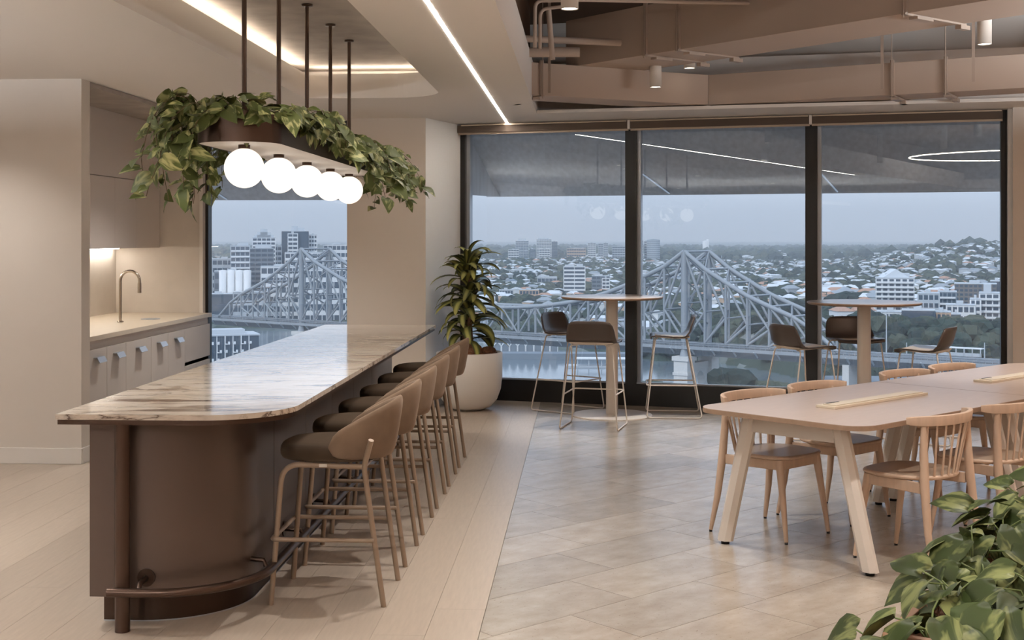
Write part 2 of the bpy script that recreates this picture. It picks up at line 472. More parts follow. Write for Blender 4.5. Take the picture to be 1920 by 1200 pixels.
# --- ceiling with the cove recess and the open services bay
RX0, RX1, RY0, RY1 = -2.285, -1.145, 4.0, 10.45
cb = MB()
cb.box(-8, RX0, -7, 13.9, CZ, CZ + .2)
cb.box(RX0, RX1, -7, RY0, CZ, CZ + .2)
cb.box(RX0, RX1, RY1, 13.9, CZ, CZ + .2)
cb.box(RX1, -.43, -7, 13.9, CZ, CZ + .2)
rr = .42                                    # rounded far corner of the recess
arc = [(RX1 - rr + rr * math.cos(R(a)), RY1 - rr + rr * math.sin(R(a))) for a in range(0, 91, 6)]
cb.prism([(RX1, RY1)] + arc[::-1], CZ, CZ + .2)
cb.prism([(-.43, 11.83), (6.9, 10.33), (6.9, 13.9), (-.43, 13.9)], CZ, CZ + .03)
cb.box(-.43, 7, -7, -6.4, CZ, CZ + .2)
ceiling = struct(cb.build('ceiling', M_ceil), 'plasterboard ceiling with cove recess')
vb = MB()
vb.box(-.49, -.43, -6.5, 11.83, CZ + .2, 3.14)      # upstand of the bay's side
vb.prism([(-.43, 12.25), (6.9, 10.75), (6.9, 10.81), (-.43, 12.31)], CZ + .03, 3.3)
struct(vb.build('trim_1', M_ceil), 'upstand round the open services bay')
rc = MB().box(-2.85, -.62, 3.6, 11.0, 3.075, 3.2)
struct(rc.build('ceiling', M_concrete), 'raw concrete soffit inside the lit recess')
cw = MB()                                           # cove pocket sides
cw.box(-2.85, -2.8, 3.6, 11.0, CZ + .2, 3.075); cw.box(-.67, -.62, 3.6, 11.0, CZ + .2, 3.075); cw.box(-2.85, -.62, 10.95, 11.0, CZ + .2, 3.075)
cw.box(-2.85, -.62, 3.6, 3.65, CZ + .2, 3.075)
struct(cw.build('trim_2', M_ceil), 'side of the cove pocket')
sb = MB().box(-8, 7, -7, 14.1, 3.78, 4.0)
sb.box(-8, -7.9, -7, 14, 2.9, 3.9); sb.box(6.9, 7, -7, 14, 2.9, 3.9); sb.box(-1.5, -1.4, -7, 14, 3.2, 3.9); sb.box(-8, 7, 13.6, 13.9, 2.99, 3.9)
sb.box(-8, 7, -7, -6.9, 2.9, 3.9)
struct(sb.build('ceiling', M_void), 'dark painted slab above the services')
for (a, b, c, d) in ((-2.37, -2.34, 4.0, 10.5), (-1.08, -1.05, 4.0, 10.5), (-2.3, -1.1, 10.66, 10.69)):
    l = MB().box(a, b, c, d, CZ + .201, CZ + .212).build('cove_light', E_cove)
    tag(l, 'warm LED strip hidden along the ' + {(-2.37): 'kitchen side', (-1.08): 'window side', (-2.3): 'far end'}[a] + ' of the ceiling recess', 'light strip')
ll = MB().box(-.773, -.751, 1.0, 12.87, CZ - .0015, CZ + .004).build('linear_light', E_line)
tag(ll, 'thin bright LED line recessed in the ceiling, running toward the windows', 'light strip')

# --- walls
struct(MB().box(-8, -3.63, 9.08, 9.24, 0, CZ).build('wall_left', M_wall), 'cream pier beside the kitchenette')
bs = MB().box(-8, -3.622, 9.066, 9.09, 0, .115); bs.box(-3.63, -3.618, 9.08, 9.24, 0, .115)
struct(bs.build('baseboard_left', M_white, bevel=.003))
nw = MB(); nw.box(-4.72, -4.6, 9.24, 12.5, 0, 3.0)
struct(nw.build('wall_niche', M_lime), 'limewashed splashback wall of the kitchenette')
struct(MB().box(-4.7, -3.76, 12.38, 12.5, 0, 3.0).build('wall_back', M_lime), 'limewashed end wall of the kitchenette')
struct(MB().box(-3.76, -3.725, 12.36, 12.52, 0, 3.0).build('trim_3', M_white), 'white edge trim beside the narrow window')
struct(MB().box(-4.6, -3.63, 9.24, 12.38, CZ - .035, CZ - .003).build('trim_4', M_concrete), 'limewashed soffit strip over the kitchenette')
# column between the windows
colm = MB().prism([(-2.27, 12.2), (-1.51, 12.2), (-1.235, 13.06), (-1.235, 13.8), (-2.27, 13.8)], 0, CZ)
co_ = struct(colm.build('wall_column', [M_wall, M_daylit]), 'cream column face between the windows')
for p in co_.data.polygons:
    if p.normal.x > .5: p.material_index = 1  # side toward the window gets its daylight as a lighter colour
cbb = MB().prism([(-2.27, 12.188), (-1.503, 12.188), (-1.235, 13.02), (-1.235, 13.1), (-1.53, 12.24), (-2.27, 12.24)], 0, .11)
struct(cbb.build('baseboard_column', M_white))
# room behind the viewer
struct(MB().box(-8, -7.9, -7, 9.4, 0, CZ).build('wall_west', M_wall))
struct(MB().box(-8, 7, -7, -6.9, 0, CZ).build('wall_rear', M_wall))
struct(MB().box(6.9, 7, -7, 11, 0, 3.0).build('wall_east', M_wall))

# --- main window wall (turned a few degrees)
P0 = Vector((-1.251, 13.083, 0)); P1 = Vector((3.783, 11.32, 0))
def camd(px, d):
    a = (px - 960) / 2400; c_, s_ = math.cos(YAW), math.sin(YAW)
    return Vector(((a * c_ - s_) * d, (a * s_ + c_) * d, 0))
P0 = camd(863, 13.05); P1 = camd(1888, 11.5)
WD = (P1 - P0).normalized(); WL = (P1 - P0).length
WM = Matrix.Translation(P0) @ Matrix.Rotation(math.atan2(WD.y, WD.x), 4, 'Z')   # local x along the wall, y outwards
def along(px):
    """distance along the facade for a sight line (used once to set the mullions out)"""
    r = camd(px, 1); A = np.array([[r.x, -WD.x], [r.y, -WD.y]]); t = np.linalg.solve(A, np.array([P0.x, P0.y]))
    return float(t[1])
m1, m2 = along(1182.5), along(1521)
xs = [0.03, m1, m2, WL - .03]
def wbuild(mb, name, mats, parent=None, bevel=0):
    mb.v = [tuple(WM @ Vector(v)) for v in mb.v]
    return mb.build(name, mats, parent, bevel=bevel)
SILL, HEAD = .225, CZ
for i in range(3):
    a, b = xs[i], xs[i + 1]
    l = .055 if i else .02; r_ = .055 if i < 2 else .02
    fm = MB()
    fm.box(a + l, b - r_, .0, .16, 0, SILL - .012)                 # black base
    fm.box(a - .03, a + l, 0, .16, 0, HEAD) if i == 0 else fm.box(a - .0, a + l, .0, .16, 0, HEAD)
    fm.box(b - r_, b + (.03 if i == 2 else 0), .0, .16, 0, HEAD)
    fm.box(a + l, b - r_, .06, .16, HEAD - .06, HEAD)
    wf = struct(wbuild(fm, 'window_%d' % (i + 1), M_black), ['left', 'middle', 'right'][i] + ' tall window with black frame')
    t = MB().box(a + l, b - r_, .02, .06, SILL - .012, SILL + .004); t.box(a + l, b - r_, .02, .05, SILL - .035, SILL - .025)
    wbuild(t, 'sill_bead', M_steel, wf)
    ed = MB().box(a + l, a + l + .035, .05, .14, SILL, HEAD - .06); wbuild(ed, 'side_channel', M_steel, wf)
    g = MB().box(a + l, b - r_, .085, .091, SILL, HEAD - .05); wbuild(g, 'window_pane', M_glass, wf)
    # roller blind rolled up in a pelmet at the head
    c = wbuild(MB().box(a + (.01 if i else -.03), b - .01, -.09, -.01, HEAD - .085, HEAD - .012), 'roller_blind', M_blind)
    tag(c, ['brown rolled-up roller blind over the left tall window', 'brown rolled-up roller blind over the middle tall window', 'brown rolled-up roller blind over the right tall window'][i], 'blind', 'roller blinds over the tall windows')
    wbuild(MB().box(a + (.01 if i else -.03), b - .01, -.06, -.045, HEAD - .105, HEAD - .085), 'bottom_bar', M_blindbar, c)
    if i < 2: wbuild(MB().box(b - .012, b + .012, -.1, -.002, HEAD - .09, HEAD - .005), 'blind_bracket', M_white, c)
    wbuild(MB().box(a + .02, b - .02, -.12, -.1, HEAD - .02, HEAD - .008), 'pelmet_edge', M_blindbar, c)
# right-hand jamb and wall
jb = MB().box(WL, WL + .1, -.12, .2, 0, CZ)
struct(wbuild(jb, 'trim_5', M_daylit), 'white jamb beside the right window')
pr = camd(1899, 11.3); pr2 = camd(1899, 11.75)
struct(MB().prism([(pr.x, pr.y), (7, pr.y - 1.2), (7, 12.4), (pr2.x, pr2.y)], 0, CZ).build('wall_right', M_wall), 'cream wall beyond the right window')

# outer sun hood hanging over the main windows
HZ = 2.095
hb = MB()
def hood(mb, x0, x1, y0, y1, z0, z1):
    mb.add([(x0, y0, z1), (x1, y0, z1), (x1, y1, z0), (x0, y1, z0), (x0, y0, z1 + .05), (x1, y0, z1 + .05), (x1, y1 + .03, z0 + .03), (x0, y1 + .03, z0 + .03)],
           [(0, 1, 2, 3), (7, 6, 5, 4), (3, 2, 6, 7), (0, 4, 5, 1), (0, 3, 7, 4), (1, 5, 6, 2)])
hood(hb, -.1, m1 + .05, .2, 1.15, HZ, 2.95)
hood(hb, m1 + .05, m2 + .05, .2, 1.15, HZ, 2.95)
hood(hb, m2 + .05, WL + .6, .2, 1.15, HZ, 2.95)
hd = wbuild(hb, 'sun_hood', M_soffit); tag(hd, 'grey sloping metal sun hood outside above the tall windows', 'sun hood')
for xx in [m1 * .5, m1 + .28, m2 + .1, (m1 + m2) / 2, (m2 + WL) / 2]:
    wbuild(MB().box(xx - .004, xx + .004, .3, .31, 2.7, 2.8), 'seam', M_soffit, hd)
for xx in (m1 + .02, m2 + .02):
    wbuild(MB().tube([(xx, .2, 2.32), (xx + .16, 1.1, HZ + .02)], .012, 8), 'bracket', M_steel, hd)
cor = MB().add([(-.12, .2, 2.95), (-.12, .2, HZ - .0), (.06, 1.16, HZ - .0), (.06, 1.16, HZ + .03), (-.14, .2, 2.95), (-.14, .2, HZ), (.04, 1.18, HZ), (.04, 1.18, HZ + .03)],
                [(0, 1, 2, 3), (7, 6, 5, 4), (1, 5, 6, 2), (2, 6, 7, 3), (0, 3, 7, 4), (0, 4, 5, 1)])
wbuild(cor, 'end_cheek', M_soffit, hd)
# narrow window by the kitchenette
nf = MB().box(-3.725, -3.695, 12.44, 12.56, 0, CZ).box(-2.3, -2.25, 12.44, 12.56, 0, CZ).box(-3.695, -2.3, 12.44, 12.56, 0, .2).box(-3.695, -2.3, 12.44, 12.56, CZ - .06, CZ)
wn = struct(nf.build('window_4', M_black), 'narrow window between kitchenette and column')
MB().box(-3.695, -2.3, 12.49, 12.496, .2, CZ - .06).build('window_pane', M_glass, wn)
h2 = MB(); hood(h2, -4.6, -1.9, 12.62, 13.7, 2.05, 2.95)
h2o = h2.build('sun_hood', M_soffit); tag(h2o, 'grey sloping metal sun hood outside above the narrow window', 'sun hood')
MB().tube([(-4.0, 12.62, 2.32), (-3.84, 13.6, 2.06)], .012, 8).build('bracket', M_steel, h2o)
# outer wall pieces so daylight only enters through glass
struct(MB().box(-8, -4.7, 12.4, 12.6, -.3, 3.9).build('wall_outer', M_wall_grey))
struct(MB().box(-4.7, -2.2, 12.44, 12.6, CZ, 3.9).build('wall_outer', M_wall_grey))
struct(wbuild(MB().box(-1.2, WL + 3, .02, .2, CZ + .01, 3.9), 'wall_outer', M_wall_grey))

# =================================================================== KITCHENETTE
FX = -3.66; Y0, Y1 = 9.26, 12.375
bc = thing('base_cabinet', 'pale grey run of kitchen base cabinets under the stone bench', 'cabinet', (FX, Y0, 0))
MB().box(-.93, -.02, 0, Y1 - Y0, .1, .84).build('carcass', M_joinery, bc)
MB().box(-.93, -.06, 0, Y1 - Y0, 0, .1).build('plinth', M_black, bc)
MB().box(-.05, -.022, 0, Y1 - Y0, .835, .865).build('finger_rail', M_joinery_u, bc)
# joints measured off the front, near to far
def yfront(px): return FX * 2400 / (px - 1094)
ys = [Y0 + .01, yfront(184.5), yfront(221.5), yfront(270.5), yfront(303.5), yfront(336), Y1]
assert all(b > a for a, b in zip(ys, ys[1:]))
ys = [0 if i == 0 else v - Y0 for i, v in enumerate(ys)]
doors = []
for i in range(5):
    a, b = ys[i] + .003, ys[i + 1] - .003
    d = MB().box(-.02, 0, a, b, .105, .80).build('door', M_joinery, bc, bevel=.0015)
    mid = (a + b) / 2; wv = .075
    h = MB().box(.0, .03, mid - wv, mid + wv, .735, .742)
    h.add([(.03, mid - wv, .742), (.052, mid - wv, .702), (.052, mid + wv, .702), (.03, mid + wv, .742), (.027, mid - wv, .738), (.048, mid - wv, .699), (.048, mid + wv, .699), (.027, mid + wv, .738)],
          [(0, 1, 2, 3), (7, 6, 5, 4), (0, 4, 5, 1), (3, 2, 6, 7), (1, 5, 6, 2)])
    h.build('door_handle', M_steel, d)
a, b = ys[5] + .003, ys[6]
MB().box(-.02, 0, a, b, .49, .80).build('drawer', M_joinery, bc, bevel=.0015)
MB().box(-.02, 0, a, b, .105, .455).build('drawer', M_joinery, bc, bevel=.0015)
MB().box(-.05, -.02, a, b, .455, .49).build('finger_pull', M_black, bc)
bt = MB().box(-.94, .02, 0, Y1 - Y0, .868, .905).build('benchtop', M_bench, loc=(FX, Y0, 0), bevel=.002)
tag(bt, 'cream stone benchtop of the kitchenette', 'benchtop')
tp = thing('tap', 'brushed steel gooseneck kitchen tap on the cream bench', 'tap', (-4.02, 10.92, .906))
tz = .42
MB().lathe([(.0, 0), (.028, 0), (.028, .008), (.02, .012)], 20).build('base', M_chrome, tp)
arcp = [(0, 0, .005), (0, 0, .34)] + [(.0 + .085 - .085 * math.cos(R(a)), -.0, .36 + .085 * math.sin(R(a))) for a in range(0, 181, 15)] + [(.17, 0, .33)]
MB().tube(arcp, .013, 12).build('spout', M_chrome, tp)
MB().tube([(.17, 0, .34), (.17, 0, .255)], .016, 12).build('spray_head', M_chrome, tp)
tag(MB().lathe([(.0, -.003), (.085, -.003), (.085, .003), (.07, .003), (.065, -.001), (.0, -.001)], 28).build('sink', M_steel, loc=(-3.9, 11.35, .909)), 'small round steel sink lid set in the bench', 'sink')
# upper cabinets
ub = thing('wall_cabinet', 'taupe overhead kitchen cabinets above the splashback', 'cabinet', (-4.16, Y0, 1.545))
UL = Y1 - Y0
MB().box(-.44, -.02, 0, UL, 0, .63).build('carcass', M_joinery_u, ub)
MB().box(-.44, -.0, 0, UL, .635, CZ - 1.545 - .036).build('bulkhead_panel', M_joinery_u, ub)
def yup(px): return -4.16 * 2400 / (px - 1094) - Y0
ed = [0.003, .62, yup(152), yup(200), yup(242), UL - .003]
for i in range(5): MB().box(-.02, 0, ed[i] + .0015, ed[i + 1] - .0015, 0, .63).build('door', M_joinery_u, ub, bevel=.0012)
tag(MB().box(-.40, -.37, .05, UL - .1, -.012, -.002).build('strip_light', E_under, loc=(-4.16, Y0, 1.545)), 'bright LED strip under the overhead cabinets', 'light strip')

# =================================================================== BAR ISLAND
isl = thing('bar_island', 'long bronze-panelled bar island with rounded front corner', 'island', (0, 0, 0))
BX0, BX1, BY0, BY1 = -2.075, -1.47, 5.28, 9.75
# body is built in panels: flat end panel, curved shell, side panels
body = MB(); rb = .42
body.prism(rrect(BX0, BX1, BY0, BY1, [0, rb, 0, 0], 14), .125, .866, smooth=False)
bo = body.build('body', M_panel, isl)
for p in bo.data.polygons:
    if abs(p.normal.z) < .5 and .02 < abs(p.normal.x) < .998 and abs(p.normal.y) > .02: p.use_smooth = False
# finely segmented curved skin so it shades smoothly
def skin(mb, x0, x1, y0, ri, z0, z1, off, k=28, side_to=None):
    pts = [(x0, y0 - off)] + [(x1 - ri + (ri + off) * math.sin(R(90 * i / k)), y0 + ri - (ri + off) * math.cos(R(90 * i / k))) for i in range(k + 1)]
    if side_to: pts.append((x1 + off, side_to))
    vs = [(p[0], p[1], z0) for p in pts] + [(p[0], p[1], z1) for p in pts]; n = len(pts)
    mb.add(vs, [(i, i + 1, n + i + 1, n + i) for i in range(n - 1)], 0, True)
sk = MB(); skin(sk, -1.965, BX1, BY0, rb, .126, .865, .003, side_to=6.0)
sk.build('curved_panel', M_panel, isl)
prev = 6.003
for yy in (6.7, 7.4, 8.1, 8.8, 9.745):
    MB().box(BX1 - .002, BX1 + .004, prev + .0015, yy - .0015, .126, .865).build('side_panel', M_panel, isl); prev = yy
MB().prism(rrect(BX0 + .03, BX1 - .03, BY0 + .085, BY1 - .05, [0, .4, 0, 0], 16), 0, .125).build('plinth', M_panel, isl)
mbt = MB(); skin(mbt, BX0 + .03, BX1 - .03, BY0 + .085, .4, .0, .124, .002, side_to=BY1 - .05)
mbt.build('plinth_skin', M_bronze_d, isl)
tl = MB(); skin(tl, BX0 + .03, BX1 - .03, BY0 + .085, .4, .0, .006, .006, side_to=BY1 - .05); tl.build('plinth_bead', M_steel, isl)
MB().tube([(-1.912, 5.22, 0), (-1.912, 5.22, .868)], .031, 28).build('post', M_bronze, isl)
ctp = rrect(-2.167, -1.232, 5.145, 10.66, [0, .36, .02, 0], 20)
ct = MB().prism(ctp, .888, .91).build('countertop', M_marble, bevel=.0015)
tag(ct, 'cream marble countertop with dark brown veins on the bar island', 'countertop')
ctb = MB().prism(rrect(-2.16, -1.239, 5.152, 10.65, [0, .355, .02, 0], 20), .867, .8885).build('edge_band', M_bronze, ct)
# foot rail
fr = thing('foot_rail', 'dark bronze tube foot rail curving round the bar island base', 'rail', (0, 0, 0))
path = fillet([(-2.02, 5.165, .175), (-1.375, 5.165, .175), (-1.375, 9.6, .175)], .4, 12)
path = [(-1.955, 5.165, .175)] + [(-1.375 - .42 + .42 * math.sin(R(a)), 5.165 + .42 - .42 * math.cos(R(a)), .175) for a in range(0, 91, 6)] + [(-1.375, 9.6, .175)]
MB().tube(path, .019, 14).build('rail', M_bronze, fr)
bk = []
for (bx, by, dx, dy) in [(-1.83, BY0 - .004, 0, -1), (BX1 - .03, 5.62, 1, -.15)] + [(BX1 + .004, 6.2 + .69 * k, 1, 0) for k in range(6)]:
    b = MB(); L_ = .09 if dy else .09
    dx_, dy_ = Vector((dx, dy)).normalized()
    b.tube([(bx, by, .21), (bx + dx_ * .006, by + dy_ * .006, .21)], .038, 20)
    b.tube([(bx, by, .21), (bx + dx_ * .085, by + dy_ * .085, .205), (bx + dx_ * .095, by + dy_ * .095, .18)], .011, 10)
    b.build('wall_bracket', M_bronze_d, fr)

# =================================================================== BAR STOOLS
def rounded_outline(k, hw_f, hw_b, yf, yb, e=2.6):
    P = []
    for i in range(k):
        a = 2 * math.pi * i / k; c_, s_ = math.cos(a), math.sin(a)
        px_ = math.copysign(abs(c_) ** (2 / e), c_); py_ = math.copysign(abs(s_) ** (2 / e), s_)
        yy = (yf + yb) / 2 + py_ * (yf - yb) / 2
        hw = hw_b + (hw_f - hw_b) * (yy - yb) / (yf - yb)
        P.append((px_ * hw, yy))
    return P
def cushion(outline, z0, z1, crown, mi=0):
    cx = sum(p[0] for p in outline) / len(outline); cy = sum(p[1] for p in outline) / len(outline)
    rings = []
    def ring(f, z): return [(cx + (p[0] - cx) * f, cy + (p[1] - cy) * f, z) for p in outline]
    rings.append(ring(.90, z0)); rings.append(ring(.965, z0 + .004)); rings.append(ring(.995, z0 + .016)); rings.append(ring(1, (z0 + z1) / 2)); rings.append(ring(.99, z1 - .018))
    rings.append(ring(.955, z1 - .004)); rings.append(ring(.88, z1 + .004))
    for f in (.7, .45, .2, .02): rings.append(ring(f, z1 + .004 + crown * (1 - (f / .88) ** 2)))
    mb = MB(); mb.loft(rings, mi); return mb
def make_bar_stool():
    t = thing('bar_stool', 'x', 'stool', (0, 0, 0), 0, 'velvet bar stools along the bar island')
    cushion(rounded_outline(40, .225, .240, .25, -.238, 2.6), .636, .705, .018).build('seat', M_velvet_d, t)
    # wrap-around padded backrest
    rings = []; K = 34; A = 97
    for i in range(K + 1):
        u = i / K * 2 - 1; ph = R(u * A); q = abs(u)
        endf = min(1, max(.0, (1 - q) / .13)); endf = math.sqrt(1 - (1 - endf) ** 2) if endf < 1 else 1
        zt = .912 - .165 * q ** 1.7; zb = .642 + .02 * q ** 3
        zm = (zt + zb) / 2; hh = (zt - zb) / 2 * (.12 + .88 * endf); zm += -.0
        th = .019 * (.35 + .65 * endf)
        ring = []
        for j in range(16):
            a = 2 * math.pi * j / 16
            cz_ = math.copysign(abs(math.sin(a)) ** .55, math.sin(a)); cr = math.copysign(abs(math.cos(a)) ** .8, math.cos(a))
            z = zm + hh * cz_; lean = (z - .642) / .27 * .045 * math.cos(ph * .6)
            rx = .232 + th * cr + lean * .35; ry = .215 + th * cr + lean
            ring.append((math.sin(ph) * rx, -.035 - math.cos(ph) * ry, z))
        rings.append(ring)
    MB().loft(rings).build('backrest', M_velvet, t)
    rf = MB()                                    # seat frame ring
    rf.tube([(-.2, .10, .620), (.2, .10, .620)], .010, 8); rf.tube([(-.205, -.165, .620), (.205, -.165, .620)], .010, 8); rf.build('seat_frame', M_tube, t)
    for sx in (-1, 1):
        MB().tube(fillet([(sx * .215, -.16, .618), (sx * .205, .205, .626), (sx * .22, .253, .0)], .085, 8), .0125, 12).build('leg', M_tube, t)
        MB().tube(fillet([(sx * .22, -.253, 0), (sx * .222, -.165, .62), (sx * .268, -.205, .745)], .03, 4), .0125, 12).build('leg', M_tube, t)
    # foot ring
    zf = .295; f = zf / .62
    fy = .253 - .055 * f; by = -.253 + .088 * f; hx = .22 - .0 * f
    MB().tube(fillet([(-hx - .012, by, zf), (-hx - .012, fy + .02, zf), (hx + .012, fy + .02, zf), (hx + .012, by, zf)], .03, 4), .0105, 10).build('footrest', M_tube, t)
    MB().box(.2, .2275, .0, .035, .617, .631).build('brand_tag', M_tag, t); MB().box(-.2275, -.2, .0, .035, .617, .631).build('brand_tag', M_tag, t)
    return t
st = make_bar_stool()
LAB = ['nearest velvet bar stool at the rounded end of the marble counter', 'second velvet bar stool from the rounded counter end', 'third velvet bar stool from the rounded counter end',
       'fourth velvet bar stool from the rounded counter end', 'fifth velvet bar stool, one before the planter end', 'farthest velvet bar stool beside the white plant pot']
for i in range(6):
    loc = (-1.137, 5.852 + .69 * i, 0)
    o = st if i == 0 else copy_tree(st, None)
    o.location = loc; o.rotation_euler = (0, 0, R(90)); o['label'] = LAB[i]

# =================================================================== HANGING PLANTER LIGHT
PX, PZ0, PZ1, PR = -1.7, 2.10, 2.25, .21
pl = thing('planter_light', 'bronze capsule-shaped hanging planter with five rods over the bar', 'pendant light', (PX, 0, 0))
def capsule(r, y0, y1, k=18):
    return [(r * math.cos(R(180 + 180 * i / k)), y0 + r + r * math.sin(R(180 + 180 * i / k))) for i in range(k + 1)] + \
           [(r * math.cos(R(180 * i / k)), y1 - r + r * math.sin(R(180 * i / k))) for i in range(k + 1)]
PY0, PY1 = 6.07, 9.55
def shell(rad, z0, z1):
    c1 = capsule(rad, PY0 + (PR - rad), PY1 - (PR - rad)); n = len(c1); m = MB()
    m.add([(p[0], p[1], z0) for p in c1] + [(p[0], p[1], z1) for p in c1], [(i, (i + 1) % n, n + (i + 1) % n, n + i) for i in range(n)], 0, True); return m
s_ = shell(PR, PZ0, PZ1); s2 = shell(PR - .006, PZ0, PZ1)
s_.add(s2.v, [tuple(reversed(f)) for f in s2.f], 0, True)
c1 = capsule(PR, PY0, PY1); c2 = capsule(PR - .006, PY0 + .006, PY1 - .006); n = len(c1)
s_.add([(p[0], p[1], PZ1) for p in c1] + [(p[0], p[1], PZ1) for p in c2], [(i, (i + 1) % n, n + (i + 1) % n, n + i) for i in range(n)])
s_.build('trough', M_bronze, pl)
MB().prism(capsule(PR - .007, PY0 + .007, PY1 - .007), PZ0 + .002, PZ0 + .012).build('base_tray', M_cream, pl)
MB().prism(capsule(PR - .01, PY0 + .01, PY1 - .01), PZ1 - .05, PZ1 - .03).build('soil', M_coir, pl)
GY = [6.34, 7.07, 7.80, 8.53, 9.22]
for y in GY:
    rd = MB().tube([(0, y, PZ0 + .01), (0, y, 3.06)], .013, 12).build('rod', M_bronze_d, pl)
    MB().lathe([(0, 0), (.035, 0), (.035, .012), (0, .012)], 20, (0, y, 3.062)).build('ceiling_flange', M_bronze_d, rd)
    gl = MB().sphere((0, y, 1.985), .1, 40, 24).build('globe', E_globe, pl)
    gl['label'] = 'glowing white glass globe'
    MB().lathe([(0, 0), (.03, 0), (.03, .02), (0, .02)], 16, (0, y, 2.082)).build('globe_neck', M_bronze, gl)

# leaves ------------------------------------------------------------
def heart_leaf(L_=1, W=.82, fold=.18, droop=.25):
    prof = [(0, 0), (.03, .28), (.14, .43), (.32, .5), (.52, .42), (.74, .25), (.9, .1), (1, 0)]
    vs = []; fs = []
    for t, hw in prof:
        z = -droop * t * t * L_
        y = t * L_ - (.1 * L_ if 0 < t < .1 else 0)
        vs += [(-hw * W * L_, y, z + fold * hw * L_ - .05 * hw * L_), (-hw * W * L_ * .5, y, z + fold * hw * L_ * .7), (0, t * L_, z), (hw * W * L_ * .5, y, z + fold * hw * L_ * .7), (hw * W * L_, y, z + fold * hw * L_ - .05 * hw * L_)]
    for i in range(len(prof) - 1):
        for j in range(4):
            a = i * 5 + j; fs.append((a, a + 1, a + 6, a + 5))
    return vs, fs
def leaf_mesh(name, m, L_, fold, droop, W=.82, stem=0):
    vs, fs = heart_leaf(L_, W, fold, droop); mb = MB(); mb.add(vs, fs, 0, True)
    return mb.mesh(name, m)
LM = [leaf_mesh('leaf', M_pothos, s, f, d, w_) for s, f, d, w_ in ((.085, .25, .3, .8), (.07, .4, .15, .75), (.1, .15, .4, .85), (.06, .3, .25, .8))]
def orient(dirv, upv):
    y = Vector(dirv).normalized(); z = Vector(upv); z = (z - y * z.dot(y)).normalized(); x = y.cross(z)
    return Matrix(((x.x, y.x, z.x), (x.y, y.y, z.y), (x.z, y.z, z.z)))
hp = thing('trailing_pothos', 'variegated green pothos spilling over the hanging bronze planter', 'plant', (PX, 7.8, PZ1 - .03))
lr = random.Random(11)
leaves = []; vines = MB()
def vine(p0, out, L_, rise, spread, n):
    """a trailing stem: rises a little, leans outward, hangs"""
    p = Vector(p0); d = (Vector(out) * (.75 if spread > -.03 else .4) + Vector((0, 0, rise))).normalized(); pts = [p.copy()]
    step = L_ / n
    for i in range(n):
        d = (d + Vector((lr.uniform(-.25, .25), lr.uniform(-.25, .25), -.42 + lr.uniform(-.1, .1))) * (1 if i > 0 else .3) + Vector(out) * spread).normalized()
        p = p + d * step; pts.append(p.copy())
        side = Vector((lr.uniform(-1, 1), lr.uniform(-1, 1), lr.uniform(-.6, .5)))
        ld = (Vector(out) * .5 + side * .9 + Vector((0, 0, -.35))).normalized()
        up = (Vector((0, 0, 1)) * .6 + Vector(out) * .8 + Vector((lr.uniform(-.5, .5), -.5 + lr.uniform(-.4, .4), lr.uniform(-.3, .3)))).normalized()
        if abs(ld.dot(up)) > .95: up = Vector((0, 0, 1))
        leaves.append((p + ld * .012, orient(ld, up), lr.choice(LM), lr.uniform(.8, 1.3)))
    vines.tube(pts, .0018, 5, cap=False)
ox, oy, oz = PX, 7.8, PZ1 - .03
def loc_(x, y, z): return (x, y - 7.8, z)
cap_pts = []
N = 150
# perimeter starts
per = []
Ls = PY1 - PY0 - 2 * PR
for i in range(N):
    t = i / N * (2 * Ls + 2 * math.pi * PR); r = PR - .03
    if t < Ls: per.append(((r, PY0 + PR + t), (1, 0)))
    elif t < Ls + math.pi * PR:
        a = (t - Ls) / PR; per.append(((r * math.cos(a), PY1 - PR + r * math.sin(a)), (math.cos(a), math.sin(a))))
    elif t < 2 * Ls + math.pi * PR: per.append(((-r, PY1 - PR - (t - Ls - math.pi * PR)), (-1, 0)))
    else:
        a = math.pi + (t - 2 * Ls - math.pi * PR) / PR; per.append(((r * math.cos(a), PY0 + PR + r * math.sin(a)), (math.cos(a), math.sin(a))))
for (p, o_) in per:
    x, y = p; out = (o_[0], o_[1], 0)
    if o_[0] > .3:            # window/right side
        if y > 8.0: L_, sp, n_ = lr.uniform(.25, .6), lr.uniform(-.04, .07), 12
        elif y > 7.3: L_, sp, n_ = lr.uniform(.16, .30), .05, 7
        else: L_, sp, n_ = lr.uniform(.07, .13), .0, 3
        if 6.5 < y < 6.75: L_, n_ = .22, 5
    elif o_[0] < -.3:         # kitchen/left side
        if y < 7.2: L_, sp, n_ = lr.uniform(.3, .72), lr.uniform(-.08, .0), 14
        else: L_, sp, n_ = lr.uniform(.15, .3), .03, 4
    else:
        if y < 7:
            if x < .02: L_, sp, n_ = lr.uniform(.06, .12), .0, 3
            else: L_, sp, n_ = lr.uniform(.06, .1), .0, 3
        else: L_, sp, n_ = lr.uniform(.3, .45), .1, 9
    vine(loc_(x, y, -.0), out, L_, 1.0, sp, n_)
for (yy, xx, dx, dy, L_) in [(6.15, -.17, -.9, -.3, .42), (6.2, -.19, -1, -.2, .5), (6.3, -.2, -1, -.1, .48), (6.2, -.17, -.8, -.5, .36), (6.45, -.2, -1, .0, .5), (6.6, -.2, -1, -.2, .45),
                             (6.7, .2, 1, -.3, .42), (6.72, .2, .8, -.5, .46), (6.35, -.2, -1, -.4, .4), (7.4, .2, .9, -.4, .36)]:
    vine(loc_(xx, yy, 0), Vector((dx, dy, 0)).normalized(), L_, .7, -.05, 11)
